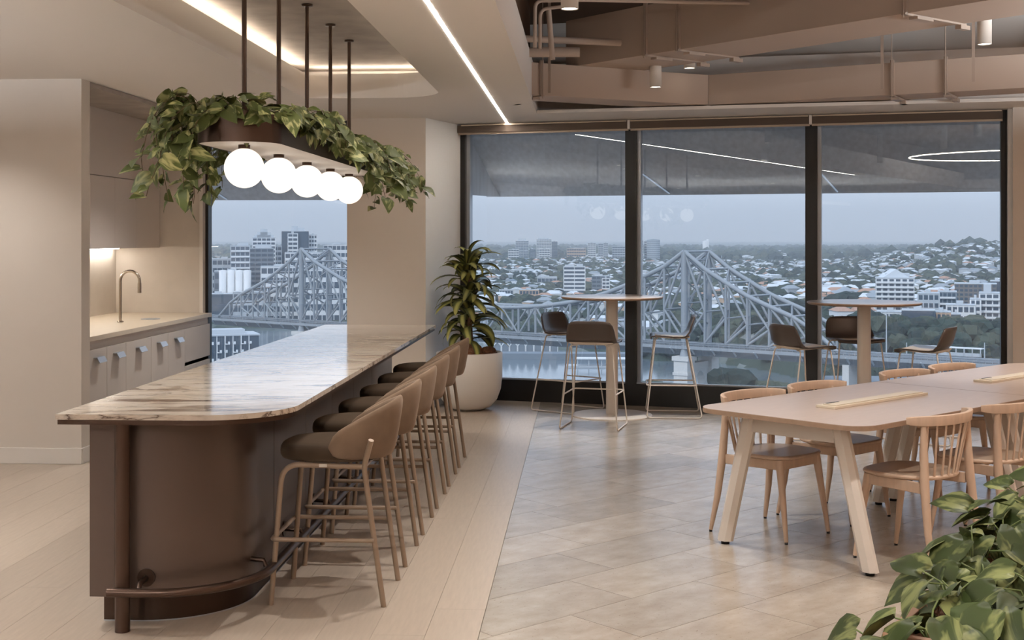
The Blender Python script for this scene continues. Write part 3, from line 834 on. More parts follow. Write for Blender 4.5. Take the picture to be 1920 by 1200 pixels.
# mound of upright leaves inside the trough
for i in range(330):
    y = lr.uniform(PY0 + .04, PY1 - .03); x = lr.uniform(-.19, .19)
    h = lr.uniform(.01, .12)
    a = lr.uniform(0, 2 * math.pi); ld = Vector((math.cos(a), math.sin(a), lr.uniform(-.3, .7))).normalized()
    up = Vector((lr.uniform(-.5, .7), lr.uniform(-1, .1), 1))
    leaves.append((Vector(loc_(x, y, h)), orient(ld, up), lr.choice(LM), lr.uniform(.75, 1.15)))
vines.build('stems', M_vine, hp)['kind'] = 'stuff'
cy = Vector((0, 0, H))
def camdist(l): return (Vector((ox + l[0].x, oy + l[0].y, oz + l[0].z)) - cy).length / l[3]
leaves.sort(key=camdist)
print('hanging leaves', len(leaves))
for (p, m3, me, s) in leaves[:300]:
    o = bpy.data.objects.new('leaf', me); COL.objects.link(o); o.parent = hp
    o.matrix_local = Matrix.Translation(p) @ m3.to_4x4() @ Matrix.Scale(s, 4)
rest = MB()
for (p, m3, me, s) in leaves[300:]:
    T = Matrix.Translation(p) @ m3.to_4x4() @ Matrix.Scale(s, 4)
    rest.add([T @ v.co for v in me.vertices], [tuple(q.vertices) for q in me.polygons], 0, True)
M_pothos_r = leafmat('pothos_rest', (88, 100, 54), (176, 178, 126), .09, 11)
rest.build('foliage', M_pothos_r, hp)['kind'] = 'stuff'

# =================================================================== DRACAENA IN WHITE POT
DX, DY = -1.09, 12.2
pot = MB().lathe([(0, 0), (.13, 0), (.2, .03), (.265, .1), (.302, .2), (.316, .32), (.318, .545), (.312, .551), (.30, .551), (.298, .47), (0, .47)], 56).build('plant_pot', M_white_pot, loc=(DX, DY, 0))
tag(pot, 'large white rounded plant pot by the column', 'plant pot')
dr = thing('dracaena', 'tall striped-leaf dracaena in the white pot by the column', 'plant', (DX, DY, .47))
cr = MB()
for i in range(26):
    a = lr.uniform(0, 6.28); r = lr.uniform(.02, .24); cr.sphere((r * math.cos(a), r * math.sin(a), .06 + .09 * (1 - r / .3)), lr.uniform(.04, .075), 10, 6, sc=(1, 1, .7))
cr.lathe([(0, .1), (.15, .1), (.27, .075), (.29, .0)], 24)
cro = cr.build('coir', M_coir, dr); cro['kind'] = 'stuff'
MB().tube([(0.0, 0, .03), (.01, 0, .2), (0, .01, .45), (0, 0, .62)], [.03, .026, .024, .018], 12).build('trunk', M_trunk, dr)
MB().tube([(-.04, .03, .03), (-.05, .02, .3), (-.05, .03, .42)], [.022, .02, .016], 10).build('trunk', M_trunk, dr)
def strap(L_, W, droop, up0):
    K = 9; vs = []; fs = []
    y = z = 0; a = up0
    for i in range(K + 1):
        t = i / K; w_ = W * math.sin(math.pi * min(1, t * .93 + .07)) ** .7 * (1 if t < .98 else .1)
        vs += [(-w_, y, z + w_ * .35), (0, y, z), (w_, y, z + w_ * .35)]
        y += math.cos(a) * L_ / K; z += math.sin(a) * L_ / K; a -= droop / K * (.5 + t)
    for i in range(K):
        for j in range(2):
            q = i * 3 + j; fs.append((q, q + 1, q + 4, q + 3))
    return MB().add(vs, fs, 0, True).mesh('leaf', M_drac)
SM = [strap(.46, .042, 2.3, R(50)), strap(.42, .044, 2.7, R(38)), strap(.48, .040, 2.3, R(62)), strap(.38, .042, 3.0, R(28)), strap(.46, .038, 1.6, R(15)), strap(.44, .040, 1.2, R(5))]
for tier, (z0, nn, s0, s1) in enumerate([(.24, 12, .75, 1.0), (.40, 14, .8, 1.0), (.54, 14, .8, 1.0), (.68, 14, .75, .95), (.8, 13, .75, .95), (.88, 10, .6, .85), (.94, 6, .5, .7)]):
    for i in range(nn):
        a = 2 * math.pi * i / nn + lr.uniform(-.2, .2) + tier * .7
        o = bpy.data.objects.new('leaf', lr.choice(SM)); COL.objects.link(o); o.parent = dr
        o.location = (.02 * math.cos(a), .02 * math.sin(a), z0 + lr.uniform(-.07, .07) - (.0))
        s = lr.uniform(s0, s1); o.scale = (s * 1.3, s, s)
        o.rotation_euler = (R(lr.uniform(-14, 14) + (18 if tier >= 4 else -6 if tier < 2 else 0)), R(lr.uniform(-20, 20)), a)
MB().tube([(0, 0, .55), (0, 0, 1.0)], [.018, .008], 8).build('trunk', M_trunk, dr)

# =================================================================== HIGH TABLES AND STOOLS
def make_high_table(loc, label, rz=0):
    t = thing('high_table', label, 'table', loc, rz, 'round high tables by the windows')
    MB().lathe([(0, 1.077), (.455, 1.077), (.47, 1.088), (.47, 1.095), (.468, 1.0985)], 72, mi=0).build('edge', M_edge, t)
    MB().lathe([(.468, 1.0985), (.466, 1.1), (0, 1.1)], 72, smooth=False).build('tabletop', M_lam, t)
    MB().prism(rrect(-.055, .055, -.045, .045, .04, 8), .01, 1.07, smooth=True).build('column', M_cream, t)
    MB().box(-.27, .27, -.05, .05, 1.06, 1.077).build('top_bracket', M_blackb, t)
    MB().lathe([(0, 0), (.372, 0), (.372, .008), (.366, .012), (0, .012)], 64, smooth=False).build('base', M_cream, t)
    return t
T1 = (.263, 11.86); T2 = camd(1620, 10.8)
make_high_table((T1[0], T1[1], 0), 'round high table with cream pedestal before the left mullion')
make_high_table((T2.x, T2.y, 0), 'round high table behind the long meeting table')
def make_high_stool():
    t = thing('high_stool', 'x', 'stool', (0, 0, 0), 0, 'brown shell high stools')
    # shell: profile from front lip over the seat and up the low back
    prof = [(.215, .722), (.205, .742), (.16, .752), (.08, .748), (0, .742), (-.08, .742), (-.135, .752), (-.165, .785), (-.182, .84), (-.2, .9), (-.208, .928)]
    W = [.205, .215, .222, .225, .225, .225, .222, .216, .208, .196, .172]
    nx = 14; top = []; 
    for i, ((y, z), w_) in enumerate(zip(prof, W)):
        row = []
        for j in range(nx + 1):
            u = j / nx * 2 - 1
            dish = .012 * (1 - u * u) if i < 6 else 0
            wrap = .035 * u * u if i >= 6 else .012 * abs(u) ** 3 * (i / 6)
            zz = z - dish + (.004 * u * u if i < 6 else 0)
            if i >= 9: zz -= .012 * abs(u) ** 6
            row.append((u * w_, y + wrap, zz))
        top.append(row)
    # thickness: offset along the profile normal
    bot = []
    for i in range(len(prof)):
        a = prof[max(i - 1, 0)]; b = prof[min(i + 1, len(prof) - 1)]
        ty, tz_ = b[0] - a[0], b[1] - a[1]; l = math.hypot(ty, tz_); ny, nz = tz_ / l, -ty / l
        if i < 7 and nz > 0: ny, nz = -ny, -nz
        if i >= 7: ny, nz = -abs(ny), -abs(nz)
        bot.append([(v[0], v[1] + ny * .011, v[2] + nz * .011) for v in top[i]])
    n1 = nx + 1; vs = [v for r in top for v in r] + [v for r in bot for v in r]; K = len(prof); fs = []
    for i in range(K - 1):
        for j in range(nx):
            a = i * n1 + j; fs.append((a, a + 1, a + n1 + 1, a + n1)); b = a + K * n1; fs.append((b, b + n1, b + n1 + 1, b + 1))
    for i in range(K - 1):
        for j in (0, nx):
            a = i * n1 + j; b = a + K * n1; fs.append((a, a + n1, b + n1, b) if j == 0 else (a, b, b + n1, a + n1))
    for j in range(nx):
        fs.append((j, j + K * n1, j + 1 + K * n1, j + 1)); a = (K - 1) * n1 + j; fs.append((a, a + 1, a + 1 + K * n1, a + K * n1))
    MB().add(vs, fs, 0, True).build('shell', M_shell, t)
    pan = []
    for (y, z) in [(.17, .73), (.1, .722), (0, .716), (-.1, .716), (-.14, .724)]:
        pan.append([(-.19, y, z + .01), (-.12, y, z - .0), (.12, y, z - .0), (.19, y, z + .01), (.19, y, z + .018), (-.19, y, z + .018)])
    MB().loft(pan).build('seat_pan', M_pan, t)
    for sx in (-1, 1):
        p = [(sx * .12, .15, .722), (sx * .185, .17, .722), (sx * .25, .25, .008), (sx * .25, -.25, .008), (sx * .185, -.12, .715), (sx * .12, -.11, .715)]
        MB().tube(fillet(p, .035, 5), .0065, 8).build('sled_leg', M_cream, t)
    z = .3; f = 1 - z / .72
    fx = .25 - .065 * (1 - f); fy = .25 - .08 * (1 - f) + .0; by = -.25 + .13 * (1 - f)
    fo = MB().tube(fillet([(-fx, by, z), (-fx - .005, fy + .03, z), (fx + .005, fy + .03, z), (fx, by, z)], .05, 4), .0065, 8)
    fo.build('footrest', M_cream, t)
    return t
hs = make_high_stool()
def face(dx, dy): return math.atan2(-dx, dy)       # local +Y looks along (dx, dy)
dcam = lambda px_, d: camd(px_, d)
sp = [((-.15, 12.22), (.82, -.57), 'brown shell high stool nearest the white plant pot'),
      ((.09, 11.135), (.2, .98), 'brown shell high stool with its back to the room, before the first round table'),
      ((.83, 11.9), (-1, .03), 'brown shell high stool seen side-on, between the first round table and the mullion'),
      (tuple(dcam(1500, 10.65))[:2], (.9, .42), 'brown shell high stool crossing the black mullion by the second round table'),
      (tuple(dcam(1601, 11.45))[:2], (.12, -1), 'brown shell high stool facing the room behind the second round table'),
      (tuple(dcam(1740, 10.35))[:2], (-.85, .5), 'brown shell high stool between the second round table and the right wall')]
for i, (p, d, lab) in enumerate(sp):
    o = hs if i == 0 else copy_tree(hs, None)
    o.location = (p[0], p[1], 0); o.rotation_euler = (0, 0, face(*d)); o['label'] = lab

# =================================================================== MEETING TABLE (45 degrees)
A45 = R(45.5); MU = (math.cos(A45), math.sin(A45)); MV = (-MU[1], MU[0])
def msn(s_, n_, z=0): return (s_ * MU[0] + n_ * MV[0], s_ * MU[1] + n_ * MV[1], z)
NM = 3.86
def leg_mesh(parent, x, y_foot, y_top):
    """faceted splayed steel leg in the end frame"""
    w1, w2 = .044, .034
    rings = []
    for z, y, s in ((.018, y_foot, 1), (.60, y_foot + (y_top - y_foot) * .84, 1.0), (.715, y_top, 1.0)):
        rings.append([(x - w2 * s, y - w1 * .45, z), (x - w2 * .35, y - w1, z), (x + w2 * .35, y - w1, z), (x + w2 * s, y - w1 * .45, z),
                      (x + w2 * s, y + w1 * .45, z), (x + w2 * .35, y + w1, z), (x - w2 * .35, y + w1, z), (x - w2 * s, y + w1 * .45, z)])
    l = MB().loft(rings, smooth=False).build('leg', M_cream, parent)
    MB().lathe([(0, 0), (.022, 0), (.022, .02), (0, .02)], 12, (x, y_foot, 0)).build('foot', M_blackb, l)
def meeting_table(s0, s1, label, rad, tray_s, legs):
    cs = (s0 + s1) / 2; loc = msn(cs, NM)
    t = thing('meeting_table', label, 'table', loc, A45)
    hl = (s1 - s0) / 2
    MB().prism(rrect(-hl, hl, -.515, .515, rad, 8), .716, .7385).build('edge', M_edge, t)
    MB().prism(rrect(-hl + .001, hl - .001, -.514, .514, rad, 8), .7385, .741).build('tabletop', M_ttop, t)
    MB().box(-hl + .28, hl - .28, -.03, .03, .66, .716).build('beam', M_cream, t)
    for lx in legs:
        leg_mesh(t, lx, -.44, -.27); leg_mesh(t, lx, .44, .27)
        MB().box(lx - .02, lx + .02, -.25, .25, .62, .712).build('cross_rail', M_cream, t)
    return t
meeting_table(5.27, 7.045, 'long pale timber meeting table on cream splayed legs, nearer module', [.14, .0, .0, .14], None, (-.70, .80))
meeting_table(7.05, 8.9, 'farther module of the pale timber meeting table, past the seam', [.0, .14, .14, .0], None, (-.85, .70))
def tray(s_, n_, label, L_=.93):
    t = thing('power_tray', label, 'power tray', msn(s_, n_, .741), A45, 'power trays on the meeting table')
    MB().box(-L_ / 2, L_ / 2, -.06, .06, 0, .014).build('body', M_tray, t, bevel=.002)
    MB().box(-L_ / 2 + .03, L_ / 2 - .03, -.045, .035, .014, .019).build('lid', M_tray, t, bevel=.001)
    MB().box(-L_ / 2 + .05, -L_ / 2 + .16, .02, .033, .019, .0205).build('slot', M_black, t)
tray(6.2, 3.86, 'long cream power tray near the corner of the meeting table')
tray(7.95, 3.9, 'long cream power tray on the farther half of the meeting table')

def make_chair():
    t = thing('dining_chair', 'x', 'chair', (0, 0, 0), 0, 'spindle-back chairs round the meeting table')
    out = []
    K = 36
    for i in range(K):
        a = 2 * math.pi * i / K; c_, s_ = math.cos(a), math.sin(a); e = 3.2 if s_ > 0 else 2.3
        out.append((math.copysign(abs(c_) ** (2 / e), c_) * .225, math.copysign(abs(s_) ** (2 / e), s_) * .215 + .01))
    rings = []
    for f, z in ((.9, .437), (.97, .442), (1, .45), (.985, .458), (.93, .461), (.7, .456), (.4, .450), (.05, .448)):
        rings.append([(p[0] * f, p[1] * f, z) for p in out])
    s = MB().loft(rings[:5], mi=0, cap=False); s.loft(rings[4:], mi=1, cap=True)
    s.build('seat', [M_wood, M_seat], t)
    ap = MB()
    for (a, b) in (((-.17, .165), (.17, .165)), ((-.17, .165), (-.215, -.165)), ((.17, .165), (.215, -.165))):
        d = Vector((b[0] - a[0], b[1] - a[1], 0)); L_ = d.length; M_ = Matrix.Translation((a[0], a[1], 0)) @ Matrix.Rotation(math.atan2(d.y, d.x), 4, 'Z')
        ap.box(0, L_, -.011, .011, .385, .438, M=M_)
    ap.build('apron', M_wood, t, bevel=.004)
    for sx in (-1, 1):
        l = MB().tube([(sx * .195, .222, .012), (sx * .182, .192, .22), (sx * .172, .165, .40), (sx * .17, .16, .438)], [.011, .017, .022, .021], 14).build('leg', M_wood, t)
        MB().lathe([(0, 0), (.009, 0), (.009, .014), (0, .014)], 10, (sx * .195, .222, 0)).build('glide', M_blackb, l)
        l = MB().tube([(sx * .25, -.245, .012), (sx * .235, -.21, .2), (sx * .222, -.185, .42), (sx * .214, -.175, .58), (sx * .215, -.175, .70), (sx * .217, -.178, .735)],
                      [.011, .018, .023, .021, .014, .011], 14).build('leg', M_wood, t)
        MB().lathe([(0, 0), (.009, 0), (.009, .014), (0, .014)], 10, (sx * .25, -.245, 0)).build('glide', M_blackb, l)
    # bent top rail
    rings = []; A = 80
    def railp(u):
        ph = R(u * A); return (math.sin(ph) * .272, -.09 - math.cos(ph) * .150 )
    for i in range(29):
        u = i / 28 * 2 - 1; x, y = railp(u); x2, y2 = railp(min(1, u + .02)); x1, y1 = railp(max(-1, u - .02))
        nx_, ny_ = (y2 - y1), -(x2 - x1); l_ = math.hypot(nx_, ny_); nx_ /= l_; ny_ /= l_
        hz = .026 * (1 - .35 * abs(u) ** 6); th = .011
        rings.append([(x - nx_ * th, y - ny_ * th, .742 - hz), (x + nx_ * (th * 1.2), y + ny_ * (th * 1.2), .742 - hz), (x + nx_ * (th * 1.7), y + ny_ * (th * 1.7), .742 + hz), (x - nx_ * th * .4, y - ny_ * th * .4, .742 + hz)])
    MB().loft(rings).build('top_rail', M_wood, t, bevel=.004)
    for k in range(8):
        u = (k - 3.5) / 3.5
        x, y = railp(u * .60); bx = u * .155; by = -.198 + .05 * (abs(u) ** 2)
        MB().tube([(bx, by, .45), (x * 1.0, y, .722)], [.0065, .005], 8).build('spindle', M_wood, t)
    return t
ch = make_chair()
fs_ = face(-MV[0], -MV[1]); fn_ = face(MV[0], MV[1])
cl = [(5.87, 4.285, fs_, 'pale spindle-back chair at the window side corner of the meeting table'),
      (6.50, 4.29, fs_, 'pale spindle-back chair on the window side, second from the table end'),
      (7.52, 4.31, fs_, 'pale spindle-back chair on the window side, just past the table seam'),
      (8.13, 4.31, fs_, 'pale spindle-back chair on the window side, farthest from the table end'),
      (5.90, 3.44, fn_, 'pale spindle-back chair in front of the meeting table, its back toward the leafy trough'),
      (6.60, 3.42, fn_, 'pale spindle-back chair in front of the table, second from the end and partly cut off')]
for i, (s_, n_, rz, lab) in enumerate(cl):
    o = ch if i == 0 else copy_tree(ch, None)
    o.location = msn(s_, n_); o.rotation_euler = (0, 0, rz); o['label'] = lab

# =================================================================== LEAFY TROUGH, front right
TA = R(60); td = (math.cos(TA), math.sin(TA)); tn = (math.sin(TA), -math.cos(TA))
c0 = (.735, 3.20)
tr_ = MB(); Lg, Wg, TZ = 1.7, .9, .66
TM = Matrix.Translation((c0[0], c0[1], 0)) @ Matrix.Rotation(TA, 4, 'Z')
trg = thing('planter_trough', 'timber plant trough at the front corner of the room', 'planter', (c0[0], c0[1], 0), TA)
for nm, b in (('front_board', (0, .022, -Wg, 0, 0, TZ)), ('back_board', (Lg - .022, Lg, -Wg, 0, 0, TZ)), ('side_board', (.022, Lg - .022, -.022, 0, 0, TZ)), ('side_board', (.022, Lg - .022, -Wg, -Wg + .022, 0, TZ)), ('divider', (.42, .44, -Wg + .022, -.022, .2, TZ - .03))):
    MB().box(*b).build(nm, M_box_wood, trg, bevel=.002)
def nz2(x, y): return .5 * math.sin(x * 23 + y * 11) + .5 * math.sin(y * 31 - x * 9)
co = MB(); vs = []; nxg, nyg = 34, 20
for i in range(nxg + 1):
    for j in range(nyg + 1):
        x = .022 + (Lg - .044) * i / nxg; y = -.022 - (Wg - .044) * j / nyg; vs.append((x, y, TZ - .035 + .018 * nz2(x, y) + lr.uniform(-.008, .008)))
co.add(vs, [(i * (nyg + 1) + j, (i + 1) * (nyg + 1) + j, (i + 1) * (nyg + 1) + j + 1, i * (nyg + 1) + j + 1) for i in range(nxg) for j in range(nyg)], 0, True)
fib = MB()
for i in range(420):
    x, y = lr.uniform(.04, Lg - .04), -lr.uniform(.03, Wg - .05); a = lr.uniform(0, 6.28); L_ = lr.uniform(.03, .08)
    p = [(x, y, TZ - .02), (x + math.cos(a) * L_ * .5, y + math.sin(a) * L_ * .5, TZ - .015 + lr.uniform(0, .035)), (x + math.cos(a + .6) * L_, y + math.sin(a + .6) * L_, TZ - .02)]
    fib.tube(p, .0011, 4, cap=False)
o = co.build('coir_mulch', M_coir, trg)
o2 = fib.build('coir_fibre', mat('fibre', (150, 104, 76), .9), trg); o2['kind'] = 'stuff'
fp = thing('pothos', 'leafy variegated pothos filling the timber trough', 'plant', (c0[0], c0[1], TZ - .03), TA)
BL = []
for s, f, d, w_ in ((.155, .22, .35, .8), (.14, .45, .2, .78), (.17, .12, .5, .86), (.12, .3, .3, .8)):
    vs, fs = heart_leaf(s, w_, f, d); BL.append(MB().add(vs, fs, 0, True).mesh('leaf', M_pothos_big))
for m_ in BL:
    pass
stm = MB(); nleaf = 0
lr2 = random.Random(5)
clumps = [(.06, -.10, .10, 9), (.12, -.3, .12, 9), (.30, -.10, .13, 10), (.34, -.30, .16, 10), (.30, -.5, .12, 8), (.55, -.12, .13, 9), (.6, -.34, .17, 10), (.85, -.1, .18, 11), (.85, -.32, .18, 9), (1.0, -.05, .18, 9),
          (1.15, -.1, .22, 11), (1.2, -.3, .22, 10), (1.35, -.1, .22, 9), (.7, -.05, .16, 8), (.08, -.52, .12, 8), (.62, -.6, .14, 8), (1.5, -.15, .2, 9), (1.0, -.55, .18, 8), (.02, -.02, .05, 4), (.45, -.02, .08, 6)]
for (cx_, cy_, hh, nn) in clumps:
    for i in range(nn):
        a = 2 * math.pi * i / nn + lr2.uniform(-.4, .4); r = lr2.uniform(.03, .13)
        z = hh * lr2.uniform(.25, 1.0)
        p = Vector((cx_ + r * math.cos(a), cy_ + r * math.sin(a) * .9, z)); 
        if p.x < .0 or p.y > .03: z -= .02
        tilt = lr2.uniform(-.9, .3)
        ld = Vector((math.cos(a), math.sin(a), tilt)).normalized(); up = Vector((lr2.uniform(-1.1, .1), lr2.uniform(-.4, .6), 1))
        o = bpy.data.objects.new('leaf', lr2.choice(BL)); COL.objects.link(o); o.parent = fp
        o.matrix_local = Matrix.Translation(p) @ orient(ld, up).to_4x4() @ Matrix.Scale(lr2.uniform(.7, 1.05), 4)
        stm.tube([(cx_, cy_, 0), (cx_ + r * .4 * math.cos(a), cy_ + r * .4 * math.sin(a), z * .9), tuple(p)], .0025, 5, cap=False); nleaf += 1
stm.build('stems', mat('green_stem', (104, 118, 66), .5), fp)['kind'] = 'stuff'

# =================================================================== DUCTS, PIPES, DOWNLIGHTS
def duct(a, b, w_, z0, z1, name, label, seams, near_side=-1):
    """box duct from a to b (front face line), width w_ to the far side"""
    A, B = Vector((*a, 0)), Vector((*b, 0)); d = (B - A).normalized(); L_ = (B - A).length
    t = thing(name, label, 'duct', (A.x, A.y, z0), math.atan2(d.y, d.x))
    h = z1 - z0
    prev_ = 0
    for s_ in seams + [L_]:
        MB().box(prev_, s_ - .0, 0, w_, 0, h).build('duct_section', M_duct, t, bevel=.003)
        prev_ = s_ + .006
    for s_ in seams:
        br = MB()
        br.box(s_ - .012, s_ + .018, -.03, w_ + .03, -.012, .0); br.box(s_ - .012, s_ + .018, -.022, 0, -.012, h + .02)
        br.box(s_ - .03, s_ + .036, .08, .26, -.03, -.012); br.box(s_ - .02, s_ + .026, w_ - .05, w_ + .06, -.04, -.012)
        br.tube([(s_ + .003, -.03, -.03), (s_ + .003, -.03, h + .5)], .004, 6)
        br.build('flange_bracket', M_duct_b, t)
    return t
# large diagonal duct: front line from its end to the near right
duct((-.151, 10.999), (3.1, 7.35), .65, 3.10, 3.50, 'air_duct', 'large brown diagonal air duct with white underside in the services bay', [.98, 1.34, 3.38])
# long duct parallel to the window wall, kinked
duct((-.46, 10.62), (1.117, 11.55), .42, 2.83, 3.10, 'air_duct', 'shorter left length of the brown duct along the window side', [.12])
duct((1.117, 11.55), (4.4, 9.93), .42, 2.83, 3.10, 'air_duct', 'long brown duct along the window side running to the right wall', [1.62, 2.05])
def strap_hanger(px_, d, z0, z1, lab):
    p = camd(px_, d); o = MB().box(-.012, .012, -.002, .002, 0, z1 - z0).build('hanger_strap', M_duct_b, loc=(p.x, p.y, z0))
    o.rotation_euler = (0, 0, R(-25)); tag(o, lab, 'hanger')
strap_hanger(1654, 10.35, 2.84, 3.5, 'flat metal hanger strap in the middle of the long window-side duct')
strap_hanger(1825, 9.85, 2.84, 3.6, 'flat metal hanger strap near the right end of the window-side duct')
strap_hanger(1030, 10.6, 2.84, 3.6, 'flat metal hanger strap by the kinked duct end near the soffit')
# pipes in the corner
def pipe(pts, r, lab, name='pipe', f=.06):
    tag(MB().tube(fillet(pts, f, 6), r, 14).build(name, M_duct), lab, 'pipe')
pipe([(-1.3, 9.9, 3.22), (.3, 10.4, 3.22)], .028, 'thick horizontal painted pipe crossing the bay corner')
a_ = camd(1003, 9.3); pipe([(a_.x, a_.y, 3.02), (a_.x, a_.y, 3.36), (a_.x + .32, a_.y - .02, 3.36), (a_.x + 2.6, a_.y + .35, 3.36)], .014, 'painted conduit bending up and over toward the large duct')
a_ = camd(1012, 9.3); pipe([(a_.x, a_.y + .06, 3.02), (a_.x, a_.y + .06, 3.31), (a_.x + .22, a_.y + .04, 3.33), (a_.x + .26, a_.y + .04, 3.5)], .013, 'second painted conduit beside the bay side')
a_ = camd(1036, 9.5); pipe([(a_.x, a_.y, 2.96), (a_.x - .03, a_.y, 3.34)], .02, 'short slanted pipe drop under the horizontal pipe')
a_ = camd(1028, 10.2); pipe([(a_.x - .3, a_.y, 3.12), (a_.x + .25, a_.y + .02, 3.12)], .04, 'stub of wide pipe below the horizontal pipe')
# beams under the slab
for (xx, lab) in ((-.3, 'nearer'), (2.2, 'farther')):
    pass
struct(MB().box(-1.4, 6.9, 8.3, 8.9, 3.55, 3.8).build('ceiling', M_void), 'slab downstand beam')
struct(MB().box(-1.4, -.5, 5, 12, 3.3, 3.8).build('ceiling', M_void), 'slab downstand beside the bay')

def downlight(x, y, z, h, label, r=.05, power=55, spot=75):
    t = thing('downlight', label, 'light', (x, y, z), 0, 'cylinder downlights in the services bay')
    MB().lathe([(r - .004, .004), (r, 0), (r, h), (0, h)], 28).build('housing', M_cream, t)
    MB().lathe([(0, .006), (r - .004, .006)], 28).build('lens', E_down, t)
    MB().lathe([(r - .004, .004), (r - .004, .03)], 28).build('baffle', M_white, t)
    l = bpy.data.lights.new('downlight_beam', 'SPOT'); l.energy = power; l.spot_size = R(spot * 2 * .5 + 30); l.spot_blend = .5; l.shadow_soft_size = .035; l.color = (1, .95, .89)
    lo = bpy.data.objects.new('downlight_beam', l); COL.objects.link(lo); lo.parent = t; lo.location = (0, 0, -.01)
    return t
P_ = 88
p = camd(1068, 7.3); downlight(p.x, p.y, 2.94, .6, 'cylinder downlight nearest the long LED line', power=95)
p = camd(1228, 11.0); downlight(p.x, p.y - .1, 2.92, .3, 'cylinder downlight hanging below the large duct before the first round table', power=P_ * 2, spot=30)
p = camd(1293, 11.15); downlight(p.x, p.y, 3.115, .3, 'cylinder downlight half hidden above the large duct edge', power=P_ * .6, spot=0)
p = camd(1846, 9.35); downlight(p.x, p.y, 3.05, .5, 'cylinder downlight at the right end of the services bay', power=P_ * 1.4, spot=50)
for (x, y, lab) in [(1.7, 4.9, 'cylinder downlight out of frame over the trough'), (2.6, 7.0, 'cylinder downlight over the meeting table'), (-.05, 1.9, 'cylinder downlight out of frame by the viewer'),
                    (2.2, 2.0, 'cylinder downlight out of frame to the side'), (4.3, 6.0, 'cylinder downlight out of frame beyond the table'), (4.3, 9, 'cylinder downlight out of frame near the right wall')]:
    downlight(x, y, 2.94, .5, lab, power=P_ * (1.6 if y == 4.9 else 1))
# recessed downlights on pier, kitchenette and stools; the unseen rest added as ambient fill
for (x, y, pw, lab) in [(-4.35, 8.3, 34, 'recessed downlight before the cream pier'), (-3.0, 6.0, 34, 'recessed downlight between pier and bar'), (-2.95, 10.6, 60, 'recessed downlight before the kitchenette'), (-3.4, 5.0, 45, 'unseen recessed fill light added over the oak floor'),
                        (-.6, 6.05, 46, 'recessed downlight beside the long LED line, over the bar stools'), (-3.3, 2.2, 45, 'unseen recessed fill light added near the viewer'), (-5.6, 6.5, 40, 'unseen recessed fill light added toward the west wall'), (-3.2, -1.5, 60, 'unseen recessed fill light added behind the viewer'), (-6, -3, 60, 'unseen recessed fill light added by the rear wall')]:
    d = MB().lathe([(0, -.001), (.03, -.001), (.036, -.004), (.042, -.004), (.042, .0)], 24).build('recessed_light', E_down, loc=(x, y, CZ - .001)); tag(d, lab, 'light')
    l = bpy.data.lights.new('downlight_beam', 'SPOT'); l.energy = pw * 1.9; sft = .02 if x == -.6 else .05; l.spot_size = R(115); l.spot_blend = .8; l.shadow_soft_size = sft; l.color = (1, .96, .91)
    lo = bpy.data.objects.new('downlight_beam', l); COL.objects.link(lo); lo.parent = d; lo.location = (0, 0, -.02)
# globe lamps
for y in GY:
    l = bpy.data.lights.new('globe_lamp', 'POINT'); l.energy = 5; l.shadow_soft_size = .09; l.color = (1, .9, .78)
# ring pendants of the lounge behind the viewer (their reflections show in the panes)
def ring(x, y, z, rx, ry, lab, rz=0):
    t = MB(); k = 64
    t.tube([(rx * math.cos(2 * math.pi * i / k), ry * math.sin(2 * math.pi * i / k), 0) for i in range(k)], .011, 8, closed=True)
    t.v = t.v; o = t.build('ring_pendant', E_ring, loc=(x, y, z)); o.rotation_euler = (0, 0, rz); tag(o, lab, 'pendant light'); return o
ring(1.35, -3.4, 3.32, 2.2, 1.7, 'large glowing ring pendant behind the viewer')
ring(5.2, -5.2, 3.3, .9, .5, 'small glowing ring pendant toward the east wall')
# linear uplights with housings, added out of view as ambient fill
for (x, y, z, lab) in [(-4.8, -.5, 2.35, 'unseen linear fill light added over the rear west side'), (-1.9, -1.2, 2.35, 'unseen linear fill light added behind the bar end'), (2.6, -1.4, 2.5, 'unseen linear fill light added behind the viewer'), (5.2, 1.6, 2.5, 'unseen linear fill light added by the east wall'), (-5.4, 5.0, 2.35, 'unseen linear fill light added toward the west wall'), (5.0, 7.6, 2.5, 'unseen linear fill light added beyond the meeting table')]:
    t = thing('fill_uplight', lab, 'light', (x, y, z))
    MB().box(-.05, .05, -1.2, 1.2, -.03, .03).build('housing', M_cream, t)
    for sgn, pw in ((1, 460),):
        l = bpy.data.lights.new('tube', 'AREA'); l.shape = 'RECTANGLE'; l.size = .08; l.size_y = 2.3; l.energy = pw; l.color = (.95, 1, 1.04)
        lo = bpy.data.objects.new('tube', l); COL.objects.link(lo); lo.parent = t; lo.location = (0, 0, sgn * .035)
        if sgn > 0: lo.rotation_euler = (math.pi, 0, 0)
#OUTSIDE#
# =================================================================== THE CITY OUTSIDE (true distances, metres)
WATER = -78.4
def haze_mat():
    m = bpy.data.materials.new('haze'); m.use_nodes = True; t = m.node_tree; t.nodes.clear()
    o = t.nodes.new('ShaderNodeOutputMaterial'); v = t.nodes.new('ShaderNodeVolumeScatter')
    v.inputs['Color'].default_value = (.86, .93, 1, 1); v.inputs['Density'].default_value = HAZE_D
    t.links.new(v.outputs[0], o.inputs['Volume']); return m
HAZE_D = .00011
C_steelb = mat('bridge_paint', (150, 154, 158), .7, spec=.2)
C_deck = mat('bridge_deck', (112, 116, 120), .8, spec=.1)
C_stone = mat('pier_stone', (205, 202, 198), .85, spec=.1)
C_water = mat('river_water', (104, 116, 124), .12, spec=.5, bump=.25, bscale=.06)
C_white = mat('render_white', (222, 222, 222), .8, spec=.1)
C_offw = mat('render_grey', (186, 190, 194), .8, spec=.1)
C_grey = mat('facade_grey', (128, 136, 144), .8, spec=.1)
